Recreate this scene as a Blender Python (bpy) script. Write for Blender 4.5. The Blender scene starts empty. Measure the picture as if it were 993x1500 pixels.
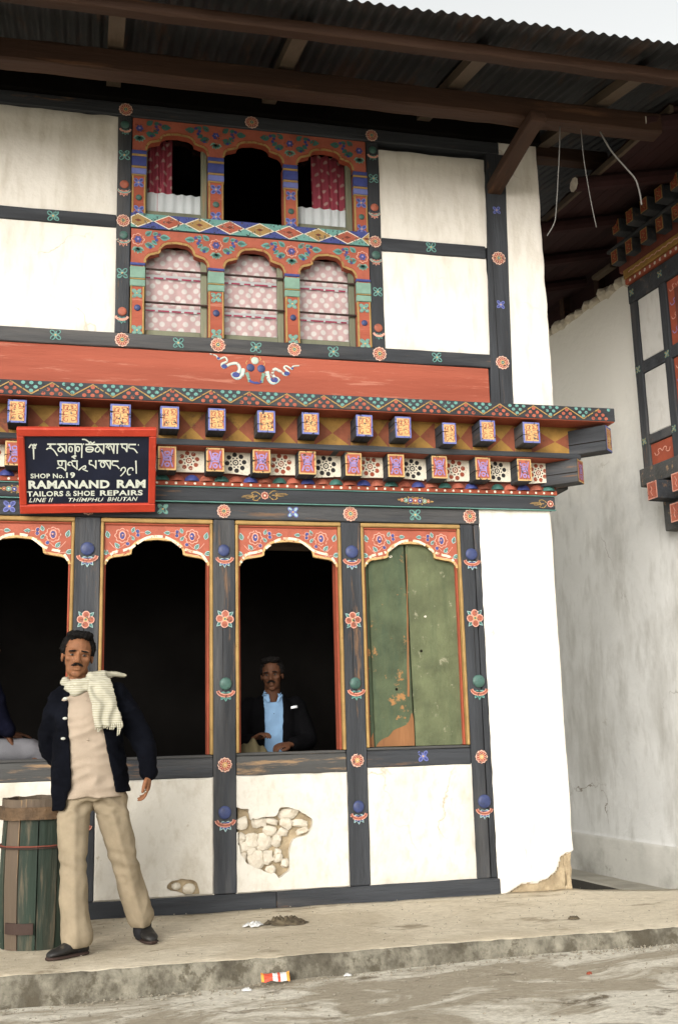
import bpy, bmesh, math, random
import numpy as np
from mathutils import Vector, Matrix, noise

rng = random.Random(7)
scene = bpy.context.scene
col = scene.collection
PI = math.pi

# ------------------------------------------------------------------ camera
cam_data = bpy.data.cameras.new('camera')
cam = bpy.data.objects.new('camera', cam_data); col.objects.link(cam)
cam_data.sensor_fit = 'VERTICAL'; cam_data.sensor_height = 36.0
cam_data.lens = 36.0 * 1550.0 / 1500.0
cam_data.clip_start = 0.1; cam_data.clip_end = 2000.0
PITCH, YAW, ROLL = math.radians(11.616), math.radians(13.453), math.radians(-1.475)
fw = Vector((math.sin(YAW)*math.cos(PITCH), math.cos(YAW)*math.cos(PITCH), math.sin(PITCH)))
rt = Vector((math.cos(YAW), -math.sin(YAW), 0)); up = rt.cross(fw)
rt2 = math.cos(ROLL)*rt + math.sin(ROLL)*up; up2 = -math.sin(ROLL)*rt + math.cos(ROLL)*up
mw = Matrix((rt2, up2, -fw)).transposed().to_4x4(); mw.translation = (0, -7.0, 1.10)
cam.matrix_world = mw
scene.camera = cam

# ------------------------------------------------------------------ sky, sun, exposure (bright overcast)
SUN_ELEV, SUN_AZ = math.radians(18), math.radians(-33)      # azimuth: from behind the camera, to its left
world = bpy.data.worlds.new('World'); scene.world = world; world.use_nodes = True
wn = world.node_tree; bg = wn.nodes['Background']
sky = wn.nodes.new('ShaderNodeTexSky'); sky.sky_type = 'NISHITA'; sky.sun_disc = False
sky.sun_elevation = SUN_ELEV; sky.sun_rotation = PI - SUN_AZ
sky.dust_density = 3.0; sky.air_density = 2.5; sky.ozone_density = 1.0
hsv = wn.nodes.new('ShaderNodeHueSaturation'); hsv.inputs['Saturation'].default_value = 0.10
wn.links.new(sky.outputs[0], hsv.inputs['Color']); wn.links.new(hsv.outputs[0], bg.inputs['Color'])
bg.inputs['Strength'].default_value = 0.15
sun_d = bpy.data.lights.new('sun', 'SUN'); sun = bpy.data.objects.new('sun', sun_d); col.objects.link(sun)
sun_d.energy = 0.75; sun_d.angle = math.radians(40); sun_d.color = (1.0, 0.93, 0.82)
sdir = Vector((math.sin(SUN_AZ)*math.cos(SUN_ELEV), -math.cos(SUN_AZ)*math.cos(SUN_ELEV), math.sin(SUN_ELEV)))
sun.rotation_euler = sdir.to_track_quat('Z', 'Y').to_euler()
scene.view_settings.view_transform = 'Standard'; scene.view_settings.look = 'None'
scene.view_settings.exposure = 1.08; scene.view_settings.gamma = 1.0
scene.render.engine = 'CYCLES'
scene.cycles.max_bounces = 6; scene.cycles.use_denoising = True

# ------------------------------------------------------------------ materials
MATS = {}; SARGS = {}
def surf(name, c, rough=0.75, var=0.16, vs=3.0, wear=None, wt=0.6, ws=7.0, wsoft=0.08, wmax=1.0, grain=None, bump=0.25, bs=45.0, spec=0.3, stain=None, st=0.62, ss=1.3, metal=0.0, sheen=0.0, chip=None, sgrain=None, crack=None):
    SARGS[name] = dict(c=c, rough=rough, var=var, vs=vs, wear=wear, wt=wt, ws=ws, wsoft=wsoft, wmax=wmax, grain=grain, bump=bump, bs=bs, spec=spec, stain=stain, st=st, ss=ss)
    m = bpy.data.materials.new(name); m.use_nodes = True; MATS[name] = m
    nt = m.node_tree; N = nt.nodes.new; L = nt.links.new; b = nt.nodes['Principled BSDF']
    tc = N('ShaderNodeTexCoord'); oi = N('ShaderNodeObjectInfo'); mp = N('ShaderNodeMapping')
    off = N('ShaderNodeVectorMath'); off.operation = 'SCALE'; off.inputs[0].default_value = (17.3, 31.1, 7.7)
    L(oi.outputs['Random'], off.inputs['Scale'])
    L(tc.outputs['Object'], mp.inputs['Vector']); L(off.outputs[0], mp.inputs['Location'])
    if grain: mp.inputs['Scale'].default_value = {'x': (.1, 1, 1), 'y': (1, .1, 1), 'z': (1, 1, .1)}[grain]
    def nz(scale, detail=6, r=.6, vec=None):
        n = N('ShaderNodeTexNoise'); n.inputs['Scale'].default_value = scale; n.inputs['Detail'].default_value = detail
        n.inputs['Roughness'].default_value = r; L(vec or mp.outputs[0], n.inputs['Vector']); return n.outputs['Fac']
    def rmp(f, a, bb, lo=0.0, hi=1.0):
        r = N('ShaderNodeMapRange'); r.inputs[1].default_value = a; r.inputs[2].default_value = bb
        r.inputs[3].default_value = lo; r.inputs[4].default_value = hi; L(f, r.inputs[0]); return r.outputs[0]
    def mix(f, A, B):
        x = N('ShaderNodeMix'); x.data_type = 'RGBA'; L(f, x.inputs[0])
        for i, v in ((6, A), (7, B)):
            if isinstance(v, tuple): x.inputs[i].default_value = (*v, 1)
            else: L(v, x.inputs[i])
        return x.outputs[2]
    c1 = tuple(min(1, v*(1-var)) for v in c); c2 = tuple(min(1, v*(1+var)) for v in c)
    out = mix(rmp(nz(vs), .3, .7), c1, c2)
    if stain:
        vec = None
        if sgrain:      # rain and brush streaks
            m2 = N('ShaderNodeMapping'); m2.inputs['Scale'].default_value = (1, 1, sgrain); L(mp.outputs[0], m2.inputs['Vector']); vec = m2.outputs[0]
            out = mix(rmp(nz(ss*7, 6, .6, vec), .5, .72, 0, .55), out, stain)
        out = mix(rmp(nz(ss, 7, .65, vec), st, st+.16, 0, .75), out, stain)
    if crack:
        m3 = N('ShaderNodeVectorMath'); m3.operation = 'ADD'; nn = N('ShaderNodeTexNoise'); nn.inputs['Scale'].default_value = 3.5; nn.inputs['Detail'].default_value = 6
        L(mp.outputs[0], nn.inputs['Vector']); sc_ = N('ShaderNodeVectorMath'); sc_.operation = 'SCALE'; sc_.inputs['Scale'].default_value = .5; L(nn.outputs['Color'], sc_.inputs[0])
        L(mp.outputs[0], m3.inputs[0]); L(sc_.outputs[0], m3.inputs[1])
        vo = N('ShaderNodeTexVoronoi'); vo.feature = 'DISTANCE_TO_EDGE'; vo.inputs['Scale'].default_value = crack[1]; L(m3.outputs[0], vo.inputs['Vector'])
        f1 = rmp(vo.outputs['Distance'], .001, .008, 1, 0); f2 = rmp(nz(1.1, 3), .56, .64); mu = N('ShaderNodeMath'); mu.operation = 'MULTIPLY'; L(f1, mu.inputs[0]); L(f2, mu.inputs[1])
        out = mix(mu.outputs[0], out, crack[0])
    if wear: out = mix(rmp(nz(ws, 8, .7), wt, wt+wsoft, 0, wmax), out, wear)
    if chip: L(rmp(nz(chip[1], 7, .68), chip[0], chip[0]+.05), b.inputs['Alpha'])
    L(out, b.inputs['Base Color'])
    b.inputs['Roughness'].default_value = rough; b.inputs['Metallic'].default_value = metal
    b.inputs['Specular IOR Level'].default_value = spec
    if sheen: b.inputs['Sheen Weight'].default_value = sheen
    if bump:
        bm_ = N('ShaderNodeBump'); bm_.inputs['Strength'].default_value = bump; bm_.inputs['Distance'].default_value = 0.01
        L(nz(bs, 5), bm_.inputs['Height']); L(bm_.outputs[0], b.inputs['Normal'])
    return m

CH = (.032, .035, .040); BR = (.17, .095, .05)
for g in 'xyz':
    surf('charcoal_'+g, CH, var=.45, vs=9, wear=BR, wt=.60, ws=14, wmax=.75, grain=g, bump=.8, bs=55, stain=(.105,.10,.095), st=.52, ss=2.4)
surf('charcoal_worn', (.06,.06,.058), var=.35, vs=6, wear=(.33,.21,.11), wt=.565, ws=13, wmax=.8, grain='x', bump=.7, bs=50)
surf('plaster', (.71,.675,.61), var=.05, vs=1.6, stain=(.50,.455,.375), st=.55, ss=1.7, sgrain=.22, wear=(.36,.29,.20), wt=.70, ws=9, wmax=.75, crack=((.50,.45,.37), .9), bump=.6, bs=20, rough=.9, spec=.15)
surf('plaster_bay', (.52,.51,.48), var=.08, vs=2, stain=(.40,.38,.34), st=.55, ss=2.5, sgrain=.4, bump=.7, bs=16, rough=.9, spec=.15)
surf('plaster_base', (.60,.57,.505), var=.07, vs=2.2, stain=(.42,.375,.30), st=.54, ss=2.6, sgrain=.5, wear=(.33,.27,.19), wt=.66, ws=11, wmax=.75, crack=((.42,.37,.29), 1.0), bump=.8, bs=20, rough=.9, spec=.15)
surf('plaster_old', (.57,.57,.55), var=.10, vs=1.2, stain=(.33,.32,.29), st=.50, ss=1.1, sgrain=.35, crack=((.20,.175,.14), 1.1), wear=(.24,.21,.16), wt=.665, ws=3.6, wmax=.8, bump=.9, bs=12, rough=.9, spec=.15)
surf('plaster_plinth', (.50,.49,.45), var=.15, vs=2, stain=(.26,.25,.22), st=.50, ss=1.6, wear=(.14,.13,.11), wt=.64, ws=4, wmax=.8, bump=.6, bs=18, rough=.9, spec=.15)
surf('earth', (.36,.29,.19), var=.3, vs=12, stain=(.24,.185,.115), st=.48, ss=9, bump=.9, bs=40, rough=.95, spec=.1)
surf('stone_white', (.58,.53,.44), var=.12, vs=8, stain=(.42,.345,.24), st=.54, ss=10, bump=.6, bs=45, rough=.9, spec=.15)
surf('salmon_board', (.31,.078,.045), var=.18, vs=3.5, wear=(.46,.19,.13), wt=.585, ws=20, wmax=.6, grain='x', bump=.6, bs=50, stain=(.24,.055,.030), st=.47, ss=2.8)
surf('salmon', (.33,.09,.055), var=.18, vs=9, wear=(.22,.07,.04), wt=.6, ws=25, wmax=.6, bump=.35)
surf('rust', (.27,.06,.03), var=.2, vs=7, wear=(.46,.30,.2), wt=.7, ws=20, wmax=.5, bump=.3)
surf('rust_dark', (.13,.035,.022), var=.25, vs=7, bump=.3)
surf('ochre', (.31,.195,.07), var=.2, vs=10, wear=(.2,.1,.04), wt=.62, ws=22, wmax=.7, bump=.3)
surf('ochre_pale', (.50,.33,.14), var=.15, vs=14, bump=.2)
surf('ochre_dark', (.27,.15,.035), var=.3, vs=8, wear=(.09,.05,.025), wt=.56, ws=7, wmax=.7, bump=.3)
surf('rust_panel', (.20,.06,.03), var=.3, vs=8, wear=(.08,.04,.025), wt=.55, ws=7, wmax=.7, bump=.3)
surf('teal', (.12,.27,.24), var=.15, vs=20, bump=.15)
surf('teal_dark', (.045,.13,.11), var=.2, vs=16, bump=.15, rough=.45)
surf('sea_green', (.17,.28,.22), var=.15, vs=14, bump=.15)
surf('blue', (.045,.058,.20), var=.2, vs=16, bump=.15, rough=.5)
surf('violet', (.25,.20,.42), var=.15, vs=16, bump=.15)
surf('blue_edge', (.13,.15,.36), var=.15, vs=16, bump=.15)
surf('pale_blue', (.30,.44,.43), var=.1, vs=20, bump=.15)
surf('pink', (.58,.30,.23), var=.1, vs=20, bump=.15)
surf('cream', (.64,.59,.48), var=.08, vs=14, bump=.2, wear=(.45,.36,.26), wt=.68, ws=20, wmax=.6)
surf('cream_worn', (.70,.62,.47), var=.08, vs=14, wear=(.40,.16,.08), wt=.52, ws=26, wmax=.9, bump=.4)
surf('black_paint', (.02,.018,.018), var=.3, vs=10, bump=.1)
surf('crack', (.012,.009,.007), var=.2, bump=0, rough=1, spec=0)
surf('boss_red', (.30,.09,.055), var=.35, vs=14, rough=.6, bump=.2, wear=(.09,.05,.04), wt=.58, ws=26, wmax=.7)
surf('boss_blue', (.040,.054,.135), var=.35, vs=14, rough=.42, bump=.2, wear=CH, wt=.57, ws=26, wmax=.7)
surf('boss_green', (.050,.105,.088), var=.35, vs=14, rough=.42, bump=.2, wear=CH, wt=.57, ws=26, wmax=.7)
surf('boss_pale', (.42,.50,.42), var=.1, vs=14, rough=.5, bump=.1)
surf('sash', (.15,.155,.105), var=.25, vs=6, wear=(.30,.20,.11), wt=.6, ws=12, wmax=.6, grain='z', bump=.4)
surf('shutter', (.070,.090,.048), var=.35, vs=5, wear=(.30,.15,.055), wt=.585, ws=5.5, wsoft=.04, bump=.8, bs=34, stain=(.036,.062,.040), st=.46, ss=3, sgrain=.15)
surf('shutter_pale', (.105,.12,.062), var=.3, vs=5, wear=(.30,.29,.20), wt=.60, ws=12, wsoft=.06, wmax=.7, bump=.8, bs=34, stain=(.06,.08,.042), st=.46, ss=3, sgrain=.12)
surf('bare_wood', (.22,.10,.04), var=.3, vs=9, wear=(.16,.07,.03), wt=.55, ws=18, wmax=.7, grain='z', bump=.5)
for g in 'xy':
    surf('eave_wood_'+g, (.036,.017,.0095), var=.5, vs=4, wear=(.13,.062,.03), wt=.58, ws=9, wmax=.6, grain=g, bump=.6, bs=40)
surf('rafter_wood', (.075,.055,.037), var=.3, vs=4, grain='y', bump=.5)
surf('corrugated', (.020,.021,.022), var=.35, vs=2, wear=(.045,.026,.017), wt=.52, ws=5, wmax=.8, grain='y', bump=.3, rough=.6, spec=.3)
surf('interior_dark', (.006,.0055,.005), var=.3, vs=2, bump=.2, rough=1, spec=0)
surf('maroon', (.028,.010,.010), var=.35, vs=4, grain='y', bump=.4, rough=.9)
surf('bar_metal', (.035,.02,.015), var=.3, bump=.2)
surf('sign_red', (.42,.042,.02), var=.12, vs=7, wear=(.55,.11,.06), wt=.6, ws=15, wmax=.6, bump=.25, rough=.5)
surf('sign_navy', (.010,.013,.028), var=.25, vs=6, bump=.1, rough=.45, wear=(.03,.035,.06), wt=.68, ws=24)
surf('sign_letter', (.62,.66,.58), var=.08, vs=30, bump=.1)
surf('end_grain', (.72,.68,.60), var=.2, vs=20, bump=.5)
surf('cord_mat', (.13,.125,.115), var=.15, bump=.1)

def flat_pattern(name, base, dot, scale, r, hem=None, rough=.9):
    """printed cloth: staggered soft dots"""
    m = bpy.data.materials.new(name); m.use_nodes = True; MATS[name] = m
    nt = m.node_tree; N = nt.nodes.new; L = nt.links.new; b = nt.nodes['Principled BSDF']
    tc = N('ShaderNodeTexCoord'); sp = N('ShaderNodeSeparateXYZ'); cb = N('ShaderNodeCombineXYZ')
    L(tc.outputs['Object'], sp.inputs[0]); L(sp.outputs['X'], cb.inputs['X']); L(sp.outputs['Z'], cb.inputs['Y'])
    mp = N('ShaderNodeMapping'); mp.inputs['Rotation'].default_value = (0, 0, math.radians(40)); mp.inputs['Scale'].default_value = (scale,)*3
    vo = N('ShaderNodeTexVoronoi'); vo.voronoi_dimensions = '2D'; vo.inputs['Scale'].default_value = 1.0; vo.inputs['Randomness'].default_value = .28
    L(cb.outputs[0], mp.inputs['Vector']); L(mp.outputs[0], vo.inputs['Vector'])
    mr = N('ShaderNodeMapRange'); mr.inputs[1].default_value = r+.06; mr.inputs[2].default_value = r-.06
    L(vo.outputs['Distance'], mr.inputs[0])
    nz = N('ShaderNodeTexNoise'); nz.inputs['Scale'].default_value = 9
    L(tc.outputs['Object'], nz.inputs['Vector'])
    mx = N('ShaderNodeMix'); mx.data_type = 'RGBA'; mx.inputs[6].default_value = (*base, 1); mx.inputs[7].default_value = (*dot, 1)
    L(mr.outputs[0], mx.inputs[0])
    m2 = N('ShaderNodeMix'); m2.data_type = 'RGBA'; m2.blend_type = 'MULTIPLY'; m2.inputs[0].default_value = .35
    L(mx.outputs[2], m2.inputs[6]); L(nz.outputs['Fac'], m2.inputs[7])
    L(m2.outputs[2], b.inputs['Base Color']); b.inputs['Roughness'].default_value = rough; b.inputs['Specular IOR Level'].default_value = .1
    return m
flat_pattern('curtain_pink', (.70,.47,.46), (.84,.78,.74), 17, .33)
flat_pattern('curtain_red', (.50,.10,.14), (.72,.48,.42), 15, .20)
surf('curtain_white', (.70,.71,.72), var=.05, bump=.15, rough=.95, spec=.1)
surf('hem_red', (.45,.03,.09), var=.2, bump=.1)

def glass(name):
    m = bpy.data.materials.new(name); m.use_nodes = True; MATS[name] = m
    nt = m.node_tree; N = nt.nodes.new; L = nt.links.new
    nt.nodes.remove(nt.nodes['Principled BSDF'])
    tr = N('ShaderNodeBsdfTransparent'); tr.inputs[0].default_value = (.93,.95,.95,1)
    gl = N('ShaderNodeBsdfGlossy'); gl.inputs['Roughness'].default_value = .06
    fr = N('ShaderNodeFresnel'); fr.inputs[0].default_value = 1.5
    mx = N('ShaderNodeMixShader'); L(fr.outputs[0], mx.inputs[0]); L(tr.outputs[0], mx.inputs[1]); L(gl.outputs[0], mx.inputs[2])
    L(mx.outputs[0], nt.nodes['Material Output'].inputs['Surface'])
glass('window_glass')

# ------------------------------------------------------------------ object helpers
def mesh_obj(name, me, parent=None):
    o = bpy.data.objects.new(name, me); col.objects.link(o)
    if parent is not None: o.parent = parent
    return o
def mk(name, verts, faces, mats, parent=None, idx=None, smooth=False, loc=None):
    me = bpy.data.meshes.new(name); me.from_pydata([tuple(v) for v in verts], [], faces)
    for m in (mats if isinstance(mats, (list, tuple)) else [mats]): me.materials.append(MATS[m])
    if idx is not None: me.polygons.foreach_set('material_index', idx)
    if smooth: me.polygons.foreach_set('use_smooth', [True]*len(me.polygons))
    me.update()
    o = mesh_obj(name, me, parent)
    if loc is not None: o.location = loc
    return o
def empty(name, label=None, cat=None, group=None, loc=(0, 0, 0)):
    o = bpy.data.objects.new(name, None); col.objects.link(o); o.location = loc
    o.empty_display_size = .1
    tag(o, label, cat, group); return o
def tag(o, label=None, cat=None, group=None, kind=None):
    if label: o['label'] = label
    if cat: o['category'] = cat
    if group: o['group'] = group
    if kind: o['kind'] = kind
    return o
def place(me, name, parent, loc, rot=None):
    o = mesh_obj(name, me, parent); o.location = loc
    if rot: o.rotation_euler = rot
    return o
NZ = lambda x, y, z, s=1.0: noise.noise(Vector((x*s, y*s, z*s)))

def timber_data(lo, hi, bev=.006, jit=.002, seg=.14):
    """a slightly uneven, chamfered length of wood between two corners"""
    lo, hi = Vector(lo), Vector(hi); d = hi - lo
    ax = max(range(3), key=lambda i: d[i]); a, b = [i for i in range(3) if i != ax]
    bev = min(bev, d[a]*.3, d[b]*.3)
    n = max(1, int(d[ax]/seg)); vs = []; fs = []
    sd = rng.uniform(0, 100)
    ring = [(bev, 0), (d[a]-bev, 0), (d[a], bev), (d[a], d[b]-bev), (d[a]-bev, d[b]), (bev, d[b]), (0, d[b]-bev), (0, bev)]
    tt = [0.0, bev*.7] + [d[ax]*i/n for i in range(1, n)] + [d[ax]-bev*.7, d[ax]]
    for k, t in enumerate(tt):
        end = k in (0, len(tt)-1)
        for j, (p, q) in enumerate(ring):
            if end: p = d[a]/2+(p-d[a]/2)*(1-2*bev*.6/max(d[a], .001)); q = d[b]/2+(q-d[b]/2)*(1-2*bev*.6/max(d[b], .001))
            v = [0, 0, 0]; v[ax] = lo[ax]+t
            v[a] = lo[a]+p+jit*NZ(t*4+sd, j//2, 1.3); v[b] = lo[b]+q+jit*NZ(t*4+sd, j//2, 7.9)
            vs.append(v)
    m = len(tt)
    flip = (ax == 1)
    for k in range(m-1):
        for j in range(8):
            f = (k*8+j, k*8+(j+1) % 8, (k+1)*8+(j+1) % 8, (k+1)*8+j)
            fs.append(f[::-1] if flip else f)
    fs.append(tuple(range(7, -1, -1)) if not flip else tuple(range(8)))
    e = tuple(range((m-1)*8, m*8)); fs.append(e if not flip else e[::-1])
    return vs, fs
def timber(name, lo, hi, mat, parent=None, bev=.006, jit=.002, seg=.14):
    vs, fs = timber_data(lo, hi, bev, jit, seg)
    return mk(name, vs, fs, mat, parent)

def pip(x, z, poly):
    c = False; n = len(poly); j = n-1
    for i in range(n):
        xi, zi = poly[i]; xj, zj = poly[j]
        if (zi > z) != (zj > z) and x < (xj-xi)*(z-zi)/(zj-zi)+xi: c = not c
        j = i
    return c

NOCHIP = {'sign_letter', 'crack', 'curtain_white', 'hem_red', 'bare_wood', 'cream_worn', 'ochre_dark', 'rust_panel'}
def painted(m):
    """the same colour as brushed-on paint that has flaked off in places"""
    if m in NOCHIP or m not in SARGS or m.endswith('_paint'): return m
    k = m+'_paint'
    if k not in MATS:
        a = dict(SARGS[m]); surf(k, a.pop('c'), **a, chip=(.385, 46))
    return k
# flat painted shapes: list of (layer, material, [(x, z), ...])
def disc(cx, cz, r, n=12, sx=1.0, sz=1.0, rot=0.0):
    return [(cx+r*(sx*math.cos(t)*math.cos(rot)-sz*math.sin(t)*math.sin(rot)), cz+r*(sx*math.cos(t)*math.sin(rot)+sz*math.sin(t)*math.cos(rot))) for t in [2*PI*i/n for i in range(n)]]
def scallop(cx, cz, r, k, d=.12, n=4):
    return [(cx+r*(1-d*(1-abs(math.cos(k*t/2))))*math.cos(t), cz+r*(1-d*(1-abs(math.cos(k*t/2))))*math.sin(t)) for t in [2*PI*i/(k*n) for i in range(k*n)]]
def leaf(x, z, L, W, ang, n=5):
    """pointed oval starting at x,z"""
    up_ = [(L*i/n, W*.5*math.sin(PI*(i/n)**.8)) for i in range(n+1)]
    pts = up_ + [(p, -q) for p, q in up_[-2:0:-1]]
    c, s = math.cos(ang), math.sin(ang)
    return [(x+p*c-q*s, z+p*s+q*c) for p, q in pts]
def stroke(pts, w0, w1=None):
    w1 = w0 if w1 is None else w1
    n = len(pts); Lp, Rp = [], []
    for i, (x, z) in enumerate(pts):
        a = pts[max(0, i-1)]; b = pts[min(n-1, i+1)]
        dx, dz = b[0]-a[0], b[1]-a[1]; l = math.hypot(dx, dz) or 1
        w = (w0+(w1-w0)*i/max(1, n-1))/2
        Lp.append((x-dz/l*w, z+dx/l*w)); Rp.append((x+dz/l*w, z-dx/l*w))
    return [[Lp[i], Rp[i], Rp[i+1], Lp[i+1]] for i in range(n-1)]
def smooth_pts(pts, k=3):
    out = []
    n = len(pts)
    for i in range(n-1):
        p0, p1, p2, p3 = pts[max(0, i-1)], pts[i], pts[i+1], pts[min(n-1, i+2)]
        for j in range(k):
            t = j/k
            out.append(tuple(.5*((2*p1[c])+(-p0[c]+p2[c])*t+(2*p0[c]-5*p1[c]+4*p2[c]-p3[c])*t*t+(-p0[c]+3*p1[c]-3*p2[c]+p3[c])*t**3) for c in range(len(pts[0]))))
    out.append(tuple(pts[-1])); return out
def rect(x0, x1, z0, z1): return [(x0, z0), (x1, z0), (x1, z1), (x0, z1)]
def decal_data(name, shapes, step=.0009):
    vs, fs, idx, mats = [], [], [], []
    for layer, m, poly in shapes:
        m = painted(m)
        if m not in mats: mats.append(m)
        area = sum(poly[i-1][0]*poly[i][1]-poly[i][0]*poly[i-1][1] for i in range(len(poly)))
        if area < 0: poly = poly[::-1]
        k = len(vs); vs += [(x, -step*(layer+1), z) for x, z in poly]
        fs.append(tuple(range(k, k+len(poly)))); idx.append(mats.index(m))
    me = bpy.data.meshes.new(name); me.from_pydata(vs, [], fs)
    for m in mats: me.materials.append(MATS[m])
    me.polygons.foreach_set('material_index', idx); me.update()
    return me
def mirror(shapes): return [(l, m, [(-x, z) for x, z in p]) for l, m, p in shapes]
def shift(shapes, dx, dz, s=1.0): return [(l, m, [(x*s+dx, z*s+dz) for x, z in p]) for l, m, p in shapes]

# ------------------------------------------------------------------ motif library
def rosette(r=.052, centre='teal_dark', body='boss_red'):
    S = [(0, 'pink', scallop(0, 0, r, 12)), (1, 'cream', scallop(0, 0, r*.93, 12)), (2, body, scallop(0, 0, r*.86, 12))]
    for i in range(12):
        a = 2*PI*i/12
        S += [(3, 'pink', q) for q in stroke([(r*.3*math.cos(a), r*.3*math.sin(a)), (r*.74*math.cos(a), r*.74*math.sin(a))], r*.05, r*.13)]
    S += [(4, 'ochre_pale', disc(0, 0, r*.36, 12)), (5, centre, disc(0, 0, r*.24, 10)), (6, 'cream', disc(0, 0, r*.08, 6))]
    return S
def quatrefoil(edge='teal', fill='charcoal_x', r=.042):
    S = []
    for i in range(4):
        a = PI/4+i*PI/2
        S += [(0, edge, disc(r*.62*math.cos(a), r*.62*math.sin(a), r*.52, 12, 1.0, .72, a)),
              (1, fill, disc(r*.66*math.cos(a), r*.66*math.sin(a), r*.33, 10, 1.0, .6, a))]
    S += [(2, 'ochre_pale', disc(0, 0, r*.17, 8))]
    return S
def cross_flower(r=.066):
    S = []
    for i in range(4):
        a = PI/4+i*PI/2
        S += [(0, 'pale_blue', leaf(0, 0, r*1.15, r*.55, a)), (1, 'teal_dark', leaf(r*.12*math.cos(a), r*.12*math.sin(a), r*.92, r*.36, a))]
        b = i*PI/2
        S += [(2, 'pink', disc(r*.52*math.cos(b), r*.52*math.sin(b), r*.40, 10)), (3, 'boss_red', disc(r*.52*math.cos(b), r*.52*math.sin(b), r*.30, 10))]
    S += [(4, 'ochre_pale', disc(0, 0, r*.22, 8)), (5, 'teal_dark', disc(0, 0, r*.12, 8))]
    return S
def lotus_stand(r=.04, fill='blue', edge='pale_blue', cup='boss_red'):
    """cup and hanging petals under a painted jewel; the jewel itself is a raised boss"""
    S = []
    arc = [(r*1.25*math.cos(t), -r*.45+r*.75*math.sin(t)) for t in [PI+PI*i/8 for i in range(9)]]
    S += [(2, 'pink', q) for q in stroke(arc, r*.52)] + [(3, cup, q) for q in stroke(arc, r*.30)]
    for k, a in enumerate((-2.75, -2.2, -PI/2, -.94, -.39)):
        L = r*(1.15 if k in (0, 4) else 1.35)
        S += [(0, edge, leaf(0, -r*.75, L, r*.72, a)), (1, fill, leaf(0, -r*.78, L*.84, r*.46, a))]
    return S
def boss_data(name, r, mat, depth=.42, n=14, k=5):
    vs = [(0, -r*depth, 0)]; fs = []
    for j in range(1, k+1):
        t = j/k*PI/2
        for i in range(n):
            a = 2*PI*i/n; vs.append((r*math.sin(t)*math.cos(a), -r*depth*math.cos(t), r*math.sin(t)*math.sin(a)))
    for i in range(n): fs.append((0, 1+i, 1+(i+1) % n))
    for j in range(k-1):
        for i in range(n):
            p, q = 1+j*n+i, 1+j*n+(i+1) % n; fs.append((p, p+n, q+n, q))
    me = bpy.data.meshes.new(name); me.from_pydata(vs, [], fs); me.materials.append(MATS[mat])
    me.polygons.foreach_set('use_smooth', [True]*len(fs)); me.update(); return me
ROS = decal_data('painted_rosette', rosette()); ROS_B = decal_data('painted_rosette', rosette(.048, 'ochre_pale', 'rust'))
QT = decal_data('painted_quatrefoil', quatrefoil()); QB = decal_data('painted_quatrefoil', quatrefoil('blue_edge', 'blue'))
QW = decal_data('painted_quatrefoil', quatrefoil('blue_edge', 'pale_blue')); QS = decal_data('painted_quatrefoil', quatrefoil('teal', 'sea_green', .040))
XF = decal_data('painted_flower', cross_flower())
STAND_B = decal_data('painted_lotus_stand', lotus_stand(.045)); STAND_T = decal_data('painted_lotus_stand', lotus_stand(.046, 'teal_dark', 'teal', 'boss_red'))
STAND_S = decal_data('painted_lotus_stand', lotus_stand(.033, 'salmon', 'pink', 'teal'))
STAND_G = decal_data('painted_lotus_stand', lotus_stand(.033, 'teal_dark', 'teal', 'pink'))
BOSS = {c: boss_data('painted_jewel', .043, 'boss_'+c, .30) for c in ('red', 'blue', 'green', 'pale')}
BOSS_S = {c: boss_data('painted_jewel', .032, 'boss_'+c, .30) for c in ('red', 'blue', 'green', 'pale')}
BOSS_XS = {c: boss_data('painted_jewel', .024, 'boss_'+c) for c in ('red', 'blue', 'green', 'pale')}
def motif(me, parent, x, y, z):
    o = place(me, me.name.split('.')[0], parent, (x+rng.uniform(-.003, .003), y, z+rng.uniform(-.004, .004)))
    k = rng.uniform(.92, 1.06); o.scale = (k*rng.uniform(.96, 1.04), 1, k)
    if 'stand' not in me.name: o.rotation_euler = (0, rng.uniform(-.10, .10), 0)
    return o

def lit_top(m, z0, z1, c):
    """whiter colour towards the wall top, standing in for the light up there"""
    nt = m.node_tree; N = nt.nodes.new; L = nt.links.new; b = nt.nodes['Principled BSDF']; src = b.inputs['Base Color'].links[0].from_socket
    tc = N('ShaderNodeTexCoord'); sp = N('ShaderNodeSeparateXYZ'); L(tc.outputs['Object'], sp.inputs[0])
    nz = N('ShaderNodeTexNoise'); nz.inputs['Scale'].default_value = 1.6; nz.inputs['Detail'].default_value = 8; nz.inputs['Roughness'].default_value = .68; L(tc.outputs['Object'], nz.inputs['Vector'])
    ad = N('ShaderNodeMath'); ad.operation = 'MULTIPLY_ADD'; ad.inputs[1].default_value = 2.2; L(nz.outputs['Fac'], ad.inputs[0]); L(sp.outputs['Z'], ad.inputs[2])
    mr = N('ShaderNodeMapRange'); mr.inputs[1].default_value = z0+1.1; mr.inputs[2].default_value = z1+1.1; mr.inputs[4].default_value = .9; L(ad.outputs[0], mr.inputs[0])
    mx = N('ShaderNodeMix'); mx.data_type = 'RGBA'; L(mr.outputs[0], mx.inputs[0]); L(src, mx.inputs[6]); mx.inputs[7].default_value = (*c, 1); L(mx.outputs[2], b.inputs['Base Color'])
lit_top(MATS['plaster_old'], 3.0, 4.2, (.84,.82,.76))  # stronger light high on the alley wall, mixed into its plaster colour

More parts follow.
